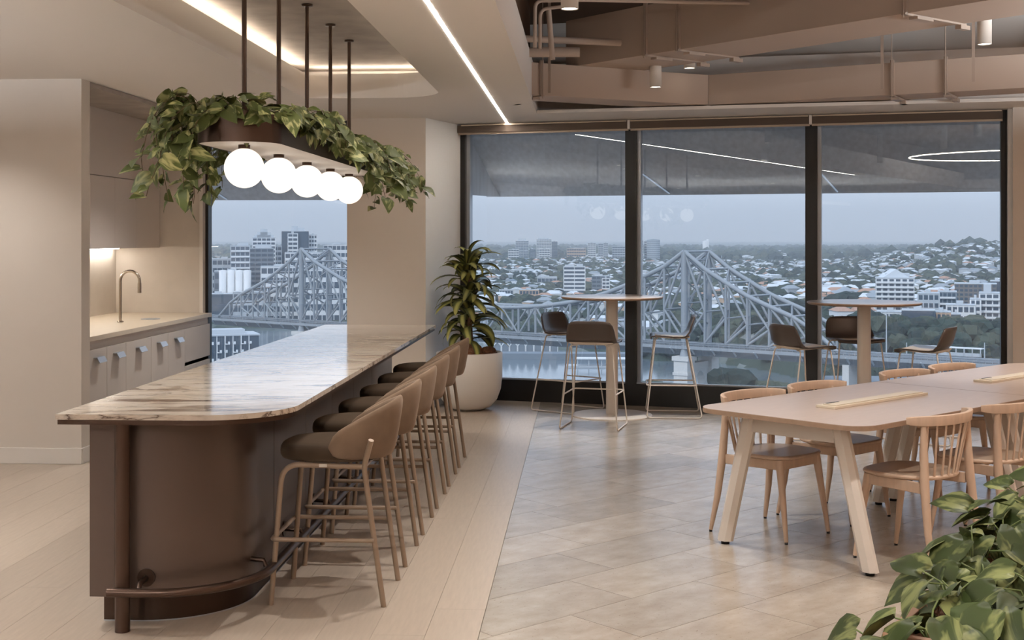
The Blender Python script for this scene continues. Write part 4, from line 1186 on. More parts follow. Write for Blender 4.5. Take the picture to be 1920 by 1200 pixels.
C_dark = mat('facade_dark', (84, 94, 106), .6, spec=.2)
C_brown = mat('facade_brown', (122, 116, 112), .8, spec=.1)
C_glassb = mat('far_window', (66, 80, 94), .3, spec=.5)
C_peach = mat('render_peach', (206, 176, 150), .8, spec=.1)
C_roof = [mat('roof_white', (206, 210, 214), .6, spec=.2), mat('roof_grey', (150, 156, 162), .6, spec=.2), mat('roof_pale', (184, 186, 188), .6, spec=.2), mat('roof_terracotta', (178, 142, 122), .8, spec=.1), mat('roof_slate', (130, 140, 150), .7, spec=.1)]
C_tree = [mat('tree_green', (66, 76, 68), .95, spec=.05, var=.25, vscale=.25), mat('tree_dark', (54, 63, 60), .95, spec=.05, var=.25, vscale=.25), mat('tree_olive', (80, 86, 74), .95, spec=.05, var=.25, vscale=.25)]
C_rock = mat('cliff_rock', (126, 112, 100), .9, spec=.1, var=.3, vscale=.08)

def terrain_mat():
    m, t, p = newmat('suburb_ground'); N, L = t.nodes, t.links
    tc = N.new('ShaderNodeTexCoord')
    def vor(scale):
        v = N.new('ShaderNodeTexVoronoi'); v.inputs['Scale'].default_value = scale; L.new(tc.outputs['Object'], v.inputs['Vector'])
        s = N.new('ShaderNodeSeparateXYZ'); L.new(v.outputs['Color'], s.inputs[0])
        r = N.new('ShaderNodeValToRGB'); L.new(s.outputs['X'], r.inputs[0]); r.color_ramp.interpolation = 'CONSTANT'
        r.color_ramp.elements[0].color = (*lin((64, 74, 64)), 1)
        e = r.color_ramp.elements.new(.45); e.color = (*lin((84, 92, 84)), 1)
        e = r.color_ramp.elements.new(.7); e.color = (*lin((190, 192, 192)), 1)
        r.color_ramp.elements[-1].position = .9; r.color_ramp.elements[-1].color = (*lin((226, 226, 226)), 1)
        return r.outputs[0]
    a = vor(.045); b = vor(.011)
    mx = N.new('ShaderNodeMixRGB'); mx.inputs[0].default_value = .4; L.new(a, mx.inputs[1]); L.new(b, mx.inputs[2])
    n = N.new('ShaderNodeTexNoise'); n.inputs['Scale'].default_value = .0022; n.inputs['Detail'].default_value = 5; L.new(tc.outputs['Object'], n.inputs['Vector'])
    r = N.new('ShaderNodeValToRGB'); L.new(n.outputs[0], r.inputs[0]); r.color_ramp.elements[0].position = .47; r.color_ramp.elements[1].position = .56
    g = N.new('ShaderNodeMixRGB'); L.new(r.outputs[0], g.inputs[0]); L.new(mx.outputs[0], g.inputs[1]); g.inputs[2].default_value = (*lin((66, 78, 70)), 1)
    L.new(g.outputs[0], p.inputs['Base Color']); p.inputs['Roughness'].default_value = .95; p.inputs['Specular IOR Level'].default_value = .05
    return m
C_ground = terrain_mat()

def smooth(a, b, x):
    t = np.clip((x - a) / (b - a), 0, 1); return t * t * (3 - 2 * t)
BPX = [0, 300, 470, 480, 640, 1180, 1350, 1500, 1560, 1640, 1760, 2600]
BD = [1150, 1150, 1150, 1150, 1150, 850, 825, 740, 680, 610, 575, 560]
def bank(px): return np.interp(px, BPX, BD)
def nz(px, d, f=1):
    x = (px - 960) / 2400 * d; return np.sin(x * .006 * f + d * .0023 * f) * np.cos(d * .0041 * f - x * .003 * f) + .5 * np.sin(x * .017 * f + 1.3) * np.sin(d * .011 * f)
def tz(px, d):
    px = np.asarray(px, float); d = np.asarray(d, float); e = d - bank(px)
    b = smooth(1180, 1580, px)
    low = np.where(e < 0, -84.0, -75 + 12 * smooth(0, 300, e) + 5 * smooth(400, 1500, e) * (1 + nz(px, d)))
    high = np.where(e < 0, -84.0, -72 + 27 * smooth(0, 60, e) - 13 * smooth(300, 1200, e) + 4 * smooth(200, 900, e) * nz(px, d))
    z = low * (1 - b) + high * b
    z = z + np.where(e > 0, 1, 0) * (44 * smooth(1560, 1850, px) * smooth(1500, 2700, d) * (1 - smooth(3600, 5200, d)))
    z = z + np.where(e > 0, 1, 0) * (24 * smooth(540, 640, px) * (1 - smooth(700, 800, px)) * smooth(1250, 1700, d) * (1 - smooth(2500, 4000, d)))
    z = z - 14 * smooth(5000, 26000, d)
    z = z + 10 * smooth(9000, 20000, d)
    return z
def wp(px, d, z):
    """world position for bearing px and distance d"""
    a = (px - 960) / 2400; c_, s_ = math.cos(YAW), math.sin(YAW)
    return ((a * c_ - s_) * d, (a * s_ + c_) * d, z)
# terrain
pxs = np.linspace(-300, 2700, 150); ds = np.concatenate([np.arange(480, 1300, 14), np.geomspace(1300, 30000, 70)])
PX_, D_ = np.meshgrid(pxs, ds, indexing='ij'); Z_ = tz(PX_, D_)
c_, s_ = math.cos(YAW), math.sin(YAW); A_ = (PX_ - 960) / 2400
vs = np.stack([(A_ * c_ - s_) * D_, (A_ * s_ + c_) * D_, Z_], -1).reshape(-1, 3)
ni, nj = PX_.shape
idx = np.arange(ni * nj).reshape(ni, nj)
fq = np.stack([idx[:-1, :-1], idx[1:, :-1], idx[1:, 1:], idx[:-1, 1:]], -1).reshape(-1, 4)
def np_mesh(name, vs, faces, mats, mi=None, smooth_=False):
    me = bpy.data.meshes.new(name); n = len(vs); k = faces.shape[1]
    me.vertices.add(n); me.vertices.foreach_set('co', np.asarray(vs, np.float32).ravel())
    me.loops.add(len(faces) * k); me.loops.foreach_set('vertex_index', faces.ravel().astype(np.int32))
    me.polygons.add(len(faces)); me.polygons.foreach_set('loop_start', np.arange(0, len(faces) * k, k, dtype=np.int32))
    me.polygons.foreach_set('loop_total', np.full(len(faces), k, np.int32))
    for m in mats: me.materials.append(m)
    if mi is not None: me.polygons.foreach_set('material_index', mi.astype(np.int32))
    me.polygons.foreach_set('use_smooth', np.full(len(faces), smooth_))
    me.update(calc_edges=True); return me
def np_obj(name, me):
    o = bpy.data.objects.new(name, me); COL.objects.link(o); return o
tg = np_obj('terrain', np_mesh('terrain', vs, fq, [C_ground], smooth_=True)); struct(tg, 'suburban land rolling to the horizon')
wm = MB().add([wp(-1200, 150, WATER), wp(3600, 150, WATER), wp(3600, 2600, WATER), wp(-1200, 2600, WATER)], [(0, 1, 2, 3)]).build('river', C_water)
wm['kind'] = 'structure'; wm['label'] = 'grey river under the steel bridge'
sea = MB().add([wp(-300, 2600, -82), wp(2700, 2600, -82), wp(2700, 34000, -86), wp(-300, 34000, -86)], [(0, 1, 2, 3)]).build('ground', C_ground); struct(sea)

# ---- houses
def house_geo(L_, W_, h, rh, hip=.5):
    x, y = L_ / 2, W_ / 2; e = .5
    v = [(-x, -y, -3), (x, -y, -3), (x, y, -3), (-x, y, -3), (-x, -y, h), (x, -y, h), (x, y, h), (-x, y, h),
         (-x - e, -y - e, h), (x + e, -y - e, h), (x + e, y + e, h), (-x - e, y + e, h), (-x * (1 - hip), 0, h + rh), (x * (1 - hip), 0, h + rh)]
    f = [(0, 1, 5, 4), (1, 2, 6, 5), (2, 3, 7, 6), (3, 0, 4, 7), (8, 9, 13, 12), (10, 11, 12, 13), (9, 10, 13, 13), (11, 8, 12, 12), (8, 11, 10, 9)]
    return np.array(v, float), np.array(f), np.array([0, 0, 0, 0, 1, 1, 1, 1, 1])
hr = np.random.RandomState(3)
def scatter(n, d0, d1, px0=330, px1=1960, keep=None, pw=2):
    out = []
    while len(out) < n:
        px = hr.uniform(px0, px1); d = (hr.uniform(d0 ** pw, d1 ** pw)) ** (1 / pw)
        if 655 < px < 850: continue
        if d < bank(px) + 45: continue
        if keep is not None and not keep(px, d): continue
        out.append((px, d))
    return out
BUILT = []     # px0, px1, d0, d1 zones held free for the buildings
def free(px, d):
    for a, b, c, e in BUILT:
        if a < px < b and c < d < e: return False
    return True

def gbox(mb, cx, cy, hx, hy, z0, z1, rot, mi=0):
    M_ = Matrix.Translation((cx, cy, 0)) @ Matrix.Rotation(rot, 4, 'Z'); mb.box(-hx, hx, -hy, hy, z0, z1, mi, M=M_)
def building(px0, px1, yt, d, label, wallm, floors, bays, depth=18, ybase=None, style='bands', crown=None, rot=None, name='apartment_building', split=None, g=None, winm=None, balc=False):
    """a block facing roughly toward the viewer: walls, one window band object per storey, balconies, roof plant"""
    pc = (px0 + px1) / 2; x, y, _ = wp(pc, d, 0); zt = H - (yt - 448) * d / 2400
    zb = float(tz(pc, d)) - 4 if ybase is None else H - (ybase - 448) * d / 2400 - 2
    hw = (px1 - px0) / 2400 * d / 2
    az = YAW - math.atan((pc - 960) / 2400) if rot is None else rot
    BUILT.append((px0 - 8, px1 + 8, d - 35 - d * .03, d + depth + 40))
    t = thing(name, label, 'building', (x, y, zb), az, g)
    Hh = zt - zb; D2 = depth
    MB().box(-hw, hw, 0, D2, 0, Hh).build('walls', wallm, t)
    fh = Hh / floors; gl = winm or C_glassb
    mb = MB(); bw = 2 * hw / bays
    for f in range(floors):
        z0 = f * fh + fh * .28; z1 = f * fh + fh * .84
        if style == 'bands':
            MB().box(-hw + .5, hw - .5, -.12, .3, z0, z1).build('window_band', gl, t)
        else:
            for b in range(bays):
                a = -hw + b * bw + bw * .16; mb.box(a, a + bw * .68, -.1, .3, z0, z1)
        nb = max(2, int(D2 / 5)); 
        for b in range(nb):
            a = b * D2 / nb + 1
            mb.box(hw - .3, hw + .1, a, a + D2 / nb - 2, z0, z1); mb.box(-hw - .1, -hw + .3, a, a + D2 / nb - 2, z0, z1)
    mb.build('windows', gl, t)['kind'] = 'stuff'
    if style == 'bands':
        pb = MB()
        for b in range(bays + 1):
            a = -hw + b * bw; pb.box(a - .35, a + .35, -.3, .1, 0, Hh)
        pb.build('piers', wallm, t)['kind'] = 'stuff'
    if balc:
        for f in range(floors):
            MB().box(-hw + .4, hw - .4, -1.6, 0, f * fh - .1, f * fh + .25).box(-hw + .4, hw - .4, -1.6, -1.5, f * fh + .2, f * fh + 1.1).build('balcony', C_white, t)
    r = MB().box(-hw - .3, hw + .3, -.3, D2 + .3, Hh, Hh + .5)
    for (fx, w_, hh) in (crown or [(-.3, .5, 2.2)]):
        r.box(hw * fx, hw * (fx + w_), D2 * .25, D2 * .8, Hh, Hh + hh)
    r.build('roof', C_offw, t)
    return t
# left window
building(445, 512, 466, 1290, 'dark glass apartment tower behind the left truss of the bridge', C_grey, 14, 6, 26, crown=[(-.9, .5, 6), (.0, .9, 4)])
building(433, 468, 461, 1240, 'pale grey apartment tower with fine balcony bands, farthest to the side in the narrow window', C_offw, 13, 4, 24, balc=True, winm=C_dark)
building(474, 516, 446, 1330, 'white apartment tower with stepped rounded top tiers', C_white, 18, 5, 26, crown=[(-.85, 1.7, 3), (-.6, 1.2, 6), (-.3, .6, 9)], winm=C_dark)
building(529, 578, 434, 1380, 'tallest dark tower with white banded middle, in the narrow window', C_dark, 18, 3, 26, crown=[(-.3, .5, 6), (.1, .6, 4)])
t_ = building(540, 558, 438, 1376, 'white banded strip of the tallest tower', C_white, 17, 2, 3)
building(579, 594, 441, 1390, 'slim white tower beside the tallest dark tower', C_white, 16, 3, 20)
building(505, 528, 462, 1350, 'grey block between the two tower groups', C_offw, 12, 3, 20)
building(607, 655, 459, 1420, 'low white terraced apartment block on the rise, beside the column', C_white, 7, 6, 24)
building(535, 605, 474, 1260, 'white mid-rise apartments behind the bridge tower', C_white, 9, 7, 22, balc=True)
building(398, 446, 486, 1300, 'pale low office block left of the towers', C_offw, 7, 5, 24)
building(376, 398, 484, 1250, 'pale apartment block at the edge of the narrow window', C_offw, 8, 4, 20)
building(490, 560, 500, 1200, 'white low-rise terraces behind the bridge truss', C_white, 6, 6, 22)
building(560, 648, 505, 1195, 'cream low-rise terraces behind the bridge tower, beside the column', C_white, 5, 8, 22)
building(403, 470, 509, 1215, 'grey shed-like building behind the white silos', C_grey, 5, 8, 20)
building(384, 437, 552, 1175, 'low glass-gridded building beneath the silos', C_dark, 3, 7, 20)
building(438, 500, 548, 1180, 'white low building behind the truss end', C_offw, 3, 7, 20)
for i, px in enumerate((418, 433.5, 448.5, 463.5)):
    x, y, _ = wp(px, 1205, 0); zt = H - (507 - 448) * 1205 / 2400; zb = float(tz(px, 1205)) - 2
    tag(MB().lathe([(3.6, 0), (3.6, zt - zb), (0, zt - zb + .6)], 24).build('silo', C_white, loc=(x, y, zb)),
        ['first', 'second', 'third', 'fourth'][i] + ' white silo from the black window frame', 'silo', 'white silos beyond the river')
# zigzag balcony building on the near bank
pc = 425; d0 = 520; x, y, _ = wp(pc, d0, 0)
zt = H - (630 - 448) * d0 / 2400
zz = thing('apartment_building', 'near dark apartment block with staggered white balconies, below the bridge end', 'building', (x, y, -75), YAW - math.atan((pc - 960) / 2400) + R(8))
Hh = zt + 75; hw = 60 / 2400 * d0
MB().box(-hw - 5, hw, 0, 16, 0, Hh).build('walls', C_glassb, zz)
MB().box(-hw - 5.4, hw + .4, -.5, 16.4, Hh, Hh + .6).box(-hw, hw * .6, 3, 12, Hh, Hh + 2.4).build('roof', C_offw, zz)
fl = 9; fh = Hh / 11
zr = random.Random(9)
for f in range(11):
    for b in range(9):
        a = -hw - 4 + b * (2 * hw + 3) / 9; z0 = Hh - (f + 1) * fh
        o_ = 1.2 if (f + b) % 2 else .3
        MB().box(a, a + .35, -o_, .2, z0, z0 + fh).box(a, a + 1.1, -1.5, .2, z0, z0 + .3).box(a + o_, a + o_ + .8, -1.5, -1.35, z0, z0 + 1.2).build('balcony', C_white, zz)
gp = MB()
for b in range(26): gp.box(-hw - 5 + b, -hw - 4.9 + b, -.1, .1, 0, Hh)
gp.build('mullions', C_grey, zz)['kind'] = 'stuff'
# left main pane
building(967, 991, 452, 3300, 'farther of two hazy apartment towers above the suburb, near the dracaena', C_offw, 14, 5, 26, crown=[(-.6, 1.2, 6)])
building(1006, 1034, 449, 3400, 'broad hazy apartment tower with a pale stepped top', C_white, 15, 6, 30, crown=[(-.8, 1.4, 4)])
building(1034, 1045, 453, 3450, 'grey tower tucked beside the broad hazy tower', C_grey, 14, 3, 30)
building(1011, 1031, 467, 3260, 'white mid-rise in front of the broad hazy tower', C_white, 6, 4, 20)
building(953, 973, 468, 3220, 'white mid-rise left of the hazy towers', C_white, 6, 4, 20)
building(993, 1004, 467, 3270, 'grey mid-rise between the hazy towers', C_grey, 7, 3, 20)
building(1102, 1117, 456, 3600, 'hazy white tower of the pair nearest the left mullion', C_white, 10, 3, 20)
building(1122, 1131, 457, 3600, 'slim hazy tower between two others near the left mullion', C_offw, 10, 2, 20)
building(1132, 1140, 456, 3660, 'hazy grey tower last in the row before the left mullion', C_offw, 10, 2, 20)
building(1063, 1098, 466, 3520, 'long pale mid-rise before the hazy tower pair', C_peach, 5, 8, 20)
building(1148, 1172, 462, 3700, 'low pale block touching the left mullion', C_offw, 6, 5, 20)
building(1057, 1097, 500, 1490, 'white apartment block with dark glass bands beside the round table', C_white, 8, 2, 20, crown=[(-.9, .9, 2), (.2, .6, 3)])
building(1110, 1143, 518, 1540, 'grey apartment block with a white side next to the white block', C_grey, 5, 4, 18)
building(1129, 1143, 522, 1535, 'white end wing of the grey apartment block', C_white, 5, 2, 6)
building(974, 1010, 544, 1400, 'long brick and white house across the river', C_peach, 2, 6, 14, name='house')
building(936, 962, 544, 1420, 'low terracotta-topped house at the dracaena leaves', C_offw, 2, 5, 14, name='house')
building(1002, 1028, 501, 2350, 'flat white modern house on the rise', C_white, 2, 4, 14, name='house')
building(1008, 1044, 520, 1850, 'big pale-roofed hall among the trees', C_offw, 1, 5, 24, name='house')
# wharf arcade
ar = thing('wharf_arcade', 'row of pointed glass-fronted gables along the far river bank', 'building', (0, 0, 0))
for k in range(8):
    px0 = 925 + k * 15.2; d = 868; z0 = -76; zt = H - (648 - 448) * d / 2400; zp = H - (641 - 448) * d / 2400
    a, b = wp(px0 + .8, d, 0), wp(px0 + 14.4, d, 0); a2, b2 = wp(px0 + .8, d + 16, 0), wp(px0 + 14.4, d + 16, 0); m_, m2_ = wp(px0 + 7.6, d, 0), wp(px0 + 7.6, d + 16, 0)
    gm = MB(); gm.add([(a[0], a[1], z0), (b[0], b[1], z0), (b[0], b[1], zt), (m_[0], m_[1], zp), (a[0], a[1], zt), (a2[0], a2[1], z0), (b2[0], b2[1], z0), (b2[0], b2[1], zt), (m2_[0], m2_[1], zp), (a2[0], a2[1], zt)],
                      [(0, 1, 2, 3, 4), (1, 6, 7, 2), (0, 4, 9, 5), (9, 8, 7, 6, 5)])
    gm.build('gable_front', C_grey, ar)
    MB().tube([(a[0], a[1] - .3, z0), (a[0], a[1] - .3, zt), (m_[0], m_[1] - .3, zp), (b[0], b[1] - .3, zt), (b[0], b[1] - .3, z0)], .35, 4).build('gable_frame', C_white, ar)
    MB().add([(a[0], a[1], zt + .2), (m_[0], m_[1], zp + .2), (m2_[0], m2_[1], zp + .2), (a2[0], a2[1], zt + .2), (b[0], b[1], zt + .2), (b2[0], b2[1], zt + .2)], [(0, 1, 2, 3), (1, 4, 5, 2)]).build('roof', C_roof[1], ar)
qx0, qx1 = wp(900, 852, 0), wp(1190, 846, 0)
q = MB().prism([qx0[:2], qx1[:2], (qx1[0], qx1[1] + 16), (qx0[0], qx0[1] + 16)], -80, -74.5).build('quay_wall', C_grey); struct(q, 'stone quay along the far bank')
fw = wp(1128, 800, 0)
ft = thing('ferry_terminal', 'flat white ferry landing on the river behind the pedestal', 'building', (fw[0], fw[1], WATER))
MB().box(-22, 22, -5, 8, 0, 1).build('pontoon', C_offw, ft); MB().box(-16, 20, -4, 6, 5, 5.6).build('roof', C_white, ft)
pz = MB()
for xx in (-15, -8, 0, 8, 18): pz.box(xx - .3, xx + .3, -3, -2.4, 1, 5); pz.box(xx - .3, xx + .3, 4, 4.6, 1, 5)
pz.build('posts', C_offw, ft)
# middle pane
building(1194, 1206, 451, 3400, 'hazy narrow block beside the left mullion', C_offw, 9, 3, 20)
building(1208, 1214, 452, 3420, 'hazy sliver tower beside the round tower', C_white, 9, 2, 20)
x, y, _ = wp(1225, 3400, 0); zb = float(tz(1225, 3400)) - 5; zt = H - (450 - 448) * 3400 / 2400
rt = thing('round_tower', 'rounded hazy grey tower above the bridge', 'building', (x, y, zb)); MB().lathe([(17.5, 0), (17.5, zt - zb), (15, zt - zb + 1), (0, zt - zb + 3)], 24).build('walls', C_grey, rt)
fb = MB()
for k in range(12): fb.lathe([(17.9, 4 + k * (zt - zb) / 12), (17.9, 5.6 + k * (zt - zb) / 12)], 24)
fb.build('balcony_bands', C_offw, rt)['kind'] = 'stuff'
for i, (px, r_, yt) in enumerate(((1322, 9, 452), (1327, 5, 449))):
    x, y, _ = wp(px, 6500, 0); zt = H - (yt - 448) * 6500 / 2400; zb = float(tz(px, 6500)) - 5
    tag(MB().lathe([(r_ * 1.4, 0), (r_ * 1.4, zt - zb), (0, zt - zb + 2)], 16).build('storage_tank', C_white, loc=(x, y, zb)), ['squat white storage tank on the horizon', 'slim white stack on the horizon'][i], 'tank')
# right pane
building(1643, 1713, 522, 790, 'white apartment tower with a gabled crown and balconies behind the round table', C_white, 9, 6, 20, crown=[(-.5, .35, 3), (.25, .5, 3)], style='grid', balc=True)
x, y, _ = wp(1680, 792, 0); zt = H - (522 - 448) * 790 / 2400
gbm = MB().add([(-8, -.5, 0), (8, -.5, 0), (0, -.5, 5.2), (-8, 14, 0), (8, 14, 0), (0, 14, 5.2)], [(0, 1, 2), (5, 4, 3), (0, 2, 5, 3), (1, 4, 5, 2), (0, 3, 4, 1)]).build('rooftop_gable', C_roof[0], loc=(x, y, zt + .5))
tag(gbm, 'white gabled rooftop of the apartment tower', 'roof')
building(1792, 1866, 533, 860, 'brown brick apartment block with flat roof near the right frame', C_brown, 7, 9, 22, style='grid')
building(1858, 1880, 528, 880, 'dark slab building at the right window frame', C_dark, 8, 3, 22)
building(1760, 1792, 548, 770, 'grey mid-rise with pale balconies between tower and brown block', C_grey, 5, 4, 18, balc=True)
building(1722, 1760, 551, 745, 'pale gabled apartment block right of the tower', C_offw, 4, 4, 18)
building(1838, 1884, 551, 705, 'white terrace apartments with dark framed balconies at the right frame', C_white, 6, 4, 20, balc=True, crown=[(-.7, .6, 5)])
building(1820, 1838, 562, 700, 'white stepped wing of the terrace apartments', C_white, 5, 2, 16)
building(1776, 1826, 573, 690, 'low white modern house with a long window band', C_white, 3, 5, 14, name='house')
building(1693, 1751, 583, 668, 'grey glazed pavilion with a flat overhanging roof', C_dark, 2, 5, 14, name='house')
building(1749, 1781, 586, 672, 'peach house with a terracotta roof', C_peach, 2, 4, 12, name='house')
building(1647, 1694, 586, 690, 'long white gabled house above the cliff trees', C_white, 2, 7, 12, name='house')
building(1785, 1800, 590, 664, 'small dark house beside the peach house', C_dark, 2, 2, 10, name='house')

HOUSES = []
def roofs(): return hr.choice([0, 0, 0, 1, 2, 2, 3, 4])
near = scatter(240, 900, 1500, keep=free, pw=2)
near += scatter(40, 700, 1100, 1500, 1920, keep=free)
variants = []
for k in range(10):
    v, f, mi = house_geo(hr.uniform(10, 17), hr.uniform(8, 11), hr.uniform(3.5, 6), hr.uniform(1.6, 3), hr.choice([.15, .5, .6]))
    r_ = [0, 1, 2, 3, 4, 0, 2, 1, 0, 3][k]
    me = bpy.data.meshes.new('house'); me.from_pydata([tuple(q) for q in v], [], [tuple(dict.fromkeys(q)) for q in f.tolist()]); me.materials.append([C_white, C_offw, C_peach][k % 3]); me.materials.append(C_roof[r_]); me.polygons.foreach_set('material_index', mi); me.update()
    variants.append((me, r_))
RN = ['white', 'grey', 'pale cream', 'terracotta', 'slate']
for (px, d) in near:
    me, r_ = variants[hr.randint(10)]
    o = bpy.data.objects.new('house', me); COL.objects.link(o); x, y, _ = wp(px, d, 0); o.location = (x, y, float(tz(px, d)) + 1.0); o.rotation_euler = (0, 0, hr.uniform(0, 3.14))
    z_ = 'across the river' if px < 1500 else 'on the cliff plateau'
    tag(o, 'small detached suburban house with %s roof %s' % (RN[r_], z_), 'house', '%s-roofed houses %s' % (RN[r_], z_))
def mass_houses(n, d0, d1, sx, name):
    P = scatter(n, d0, d1, keep=free); V_, F_, M_ = [], [], []; o = 0
    for (px, d) in P:
        v, f, mi = house_geo(hr.uniform(10, 18) * sx, hr.uniform(8, 12) * sx, hr.uniform(3.5, 6), hr.uniform(1.2, 2.6), .4)
        a = hr.uniform(0, 3.14); c, s = math.cos(a), math.sin(a); x, y, _ = wp(px, d, 0)
        q = np.stack([v[:, 0] * c - v[:, 1] * s + x, v[:, 0] * s + v[:, 1] * c + y, v[:, 2] + float(tz(px, d)) + 1], -1)
        V_.append(q); F_.append(f + o); o += len(v); r_ = roofs(); M_.append(np.where(mi == 0, 0, 1 + r_))
    F = np.concatenate(F_); me = bpy.data.meshes.new(name)
    me.from_pydata(np.concatenate(V_).tolist(), [], [tuple(dict.fromkeys(q)) for q in F.tolist()])
    for m in [C_offw] + C_roof: me.materials.append(m)
    me.polygons.foreach_set('material_index', np.concatenate(M_).astype(np.int32)); me.update()
    ob = np_obj(name, me); tag(ob, 'countless pale-roofed houses spreading over the hills toward the horizon', 'houses', kind='stuff'); return ob
mass_houses(2100, 1450, 3400, 1, 'distant_houses')
mass_houses(1700, 3400, 9000, 2.1, 'distant_houses')

# ---- trees
import bmesh
def blob(rseed, sub=2):
    bm = bmesh.new(); bmesh.ops.create_icosphere(bm, subdivisions=sub, radius=1); r_ = np.random.RandomState(rseed)
    for v in bm.verts:
        n = v.co.normalized(); k = 1 + .2 * math.sin(5 * n.x + rseed) * math.cos(4 * n.y + 2 * n.z + rseed) + r_.uniform(-.2, .2)
        v.co = Vector((n.x * k, n.y * k, n.z * k * .75))
    V_ = np.array([v.co[:] for v in bm.verts]); F_ = np.array([[v.index for v in f.verts] for f in bm.faces]); bm.free(); return V_, F_
blobs = [blob(k) for k in range(4)]
tm = []
for k in range(4):
    for m in range(3):
        tm.append(np_mesh('tree', blobs[k][0], blobs[k][1], [C_tree[m]]))
tcount = 0
TL_ = ['dark green rounded tree', 'deepest green rounded tree', 'olive rounded tree']
def tree_obj(px, d, r, dz=0, where='across the river'):
    k, m = hr.randint(4), hr.randint(3)
    o = bpy.data.objects.new('tree', tm[k * 3 + m]); COL.objects.link(o); x, y, _ = wp(px, d, 0)
    o.location = (x, y, float(tz(px, d)) + r * .45 + dz); o.scale = (r, r, r); o.rotation_euler = (0, 0, hr.uniform(0, 6.28))
    tag(o, TL_[m] + ' ' + where, 'tree', TL_[m] + 's ' + where)
# cliff trees, right pane
for i in range(215):
    px = hr.uniform(1545, 1900); d = bank(px) + hr.uniform(5, 85)
    tree_obj(px, d, hr.uniform(3.2, 6.6), 0, 'on the cliff below the houses')
for i in range(50):
    px = hr.uniform(1150, 1545); d = bank(px) + hr.uniform(5, 120); tree_obj(px, d, hr.uniform(5, 8.5), 0, 'behind the bridge truss')
for i in range(14):
    px = hr.uniform(374, 436); d = hr.uniform(1080, 1150); r = hr.uniform(6, 9)
    k, m = hr.randint(4), hr.randint(3); o = bpy.data.objects.new('tree', tm[k * 3 + m]); COL.objects.link(o); x, y, _ = wp(px, hr.uniform(760, 840), 0)
    o.location = (x, y, -61 + hr.uniform(-8, 3)); o.scale = (r, r, r); tag(o, TL_[m] + ' beside the bridge end in the narrow window', 'tree', TL_[m] + 's by the bridge end')
# near-bank trees at the foot of the view
nb_ = []
for (px0, px1, yy, m, lab) in ((1346, 1402, 692, 1, 'dark river-bank tree behind the stone pier'), (1350, 1500, 716, 2, 'pale olive tree at the window sill'), (1195, 1265, 716, 2, 'olive tree low beside the stone pier')):
    for i in range(int((px1 - px0) / 7) + 3):
        px = px0 + (px1 - px0) * hr.uniform(0, 1); d = 440 + hr.uniform(-20, 20); r = hr.uniform(4, 5.5)
        if m == 1: yq = yy + 14 * ((px - 1374) / 28) ** 2 * .6
        else: yq = yy + 8 * abs((px - (px0 + px1) / 2) / ((px1 - px0) / 2)) ** 2
        x, y, _ = wp(px, d, 0); zt = H - (yq - 448) * d / 2400
        for q in range(1):
            k = hr.randint(4); o = bpy.data.objects.new('tree', tm[k * 3 + m]); COL.objects.link(o)
            o.location = (x + hr.uniform(-2, 2), y + hr.uniform(-2, 2), zt - r * .7 - q * 5.5); o.scale = (r, r, r)
            tag(o, lab, 'tree', lab + 's')
gz = []
bk_ = MB()
for (a, b) in ((1180, 1275), (1335, 1560)):
    p_, q_ = wp(a, 425, 0), wp(b, 425, 0); p2, q2 = wp(b, 470, 0), wp(a, 470, 0)
    bk_.prism([p_[:2], q_[:2], p2[:2], q2[:2]], -84, -74)
struct(bk_.build('ground', C_rock), 'near river bank below the window')
def mass_trees(n, d0, d1, r0, r1, name, sub):
    bl = [blob(20 + k, sub) for k in range(3)]; P = scatter(n, d0, d1, keep=free); V_, F_, M_ = [], [], []; o = 0
    for (px, d) in P:
        v, f = bl[hr.randint(3)]; r = hr.uniform(r0, r1); a = hr.uniform(0, 6.28); c, s = math.cos(a), math.sin(a); x, y, _ = wp(px, d, 0)
        q = np.stack([(v[:, 0] * c - v[:, 1] * s) * r + x, (v[:, 0] * s + v[:, 1] * c) * r + y, v[:, 2] * r + float(tz(px, d)) + r * .3], -1)
        V_.append(q); F_.append(f + o); o += len(v); M_.append(np.full(len(f), hr.randint(3)))
    ob = np_obj(name, np_mesh(name, np.concatenate(V_), np.concatenate(F_), C_tree, np.concatenate(M_)))
    tag(ob, 'hazy tree cover between the distant houses', 'trees', kind='stuff')
mass_trees(1900, 860, 1700, 4.5, 8.5, 'distant_trees', 2)
mass_trees(4300, 1500, 3600, 6, 11, 'distant_trees', 1)
mass_trees(2600, 3400, 9000, 12, 26, 'distant_trees', 1)

# ---- the steel bridge
BZ = -46.8                                   # deck top
dirv = (.786, -.619); nrm = (.619, .786)
def bp(u, w_, z):
    a, d = 79.4 + dirv[0] * u + nrm[0] * w_, 590 + dirv[1] * u + nrm[1] * w_
    return (a * c_ - s_ * d, a * s_ + c_ * d, z)
br = thing('steel_bridge', 'grey steel cantilever truss bridge with two peaks over the river', 'bridge', (0, 0, 0))
TW_ = 22.5; SP = 10.75
hA = [42.6, 34.6, 28.6, 22.9, 18.6, 14.6, 8.8, 0]
hM = [42.6, 35.4, 30.8, 26.2, 22.4, 19.4, 17.2, 15.6, 14.4, 13.6, 13.2, 13.2, 13.4]
nodes = []                                   # (u, h)
for i in range(7, 0, -1): nodes.append((i * SP, hA[i]))
nodes += [(-i * SP, hM[i]) for i in range(0, 12)]
nodes += [(-258 + i * SP, hM[i]) for i in range(11, -1, -1)]
nodes += [(-258 - i * SP, hA[i]) for i in range(1, 8)]
tower_i = [i for i, n_ in enumerate(nodes) if abs(n_[1] - 42.6) < .01]
def beam(a, b, r_, name, sq=1.0):
    MB().tube([a, b], r_, 4).build(name, C_steelb, br)
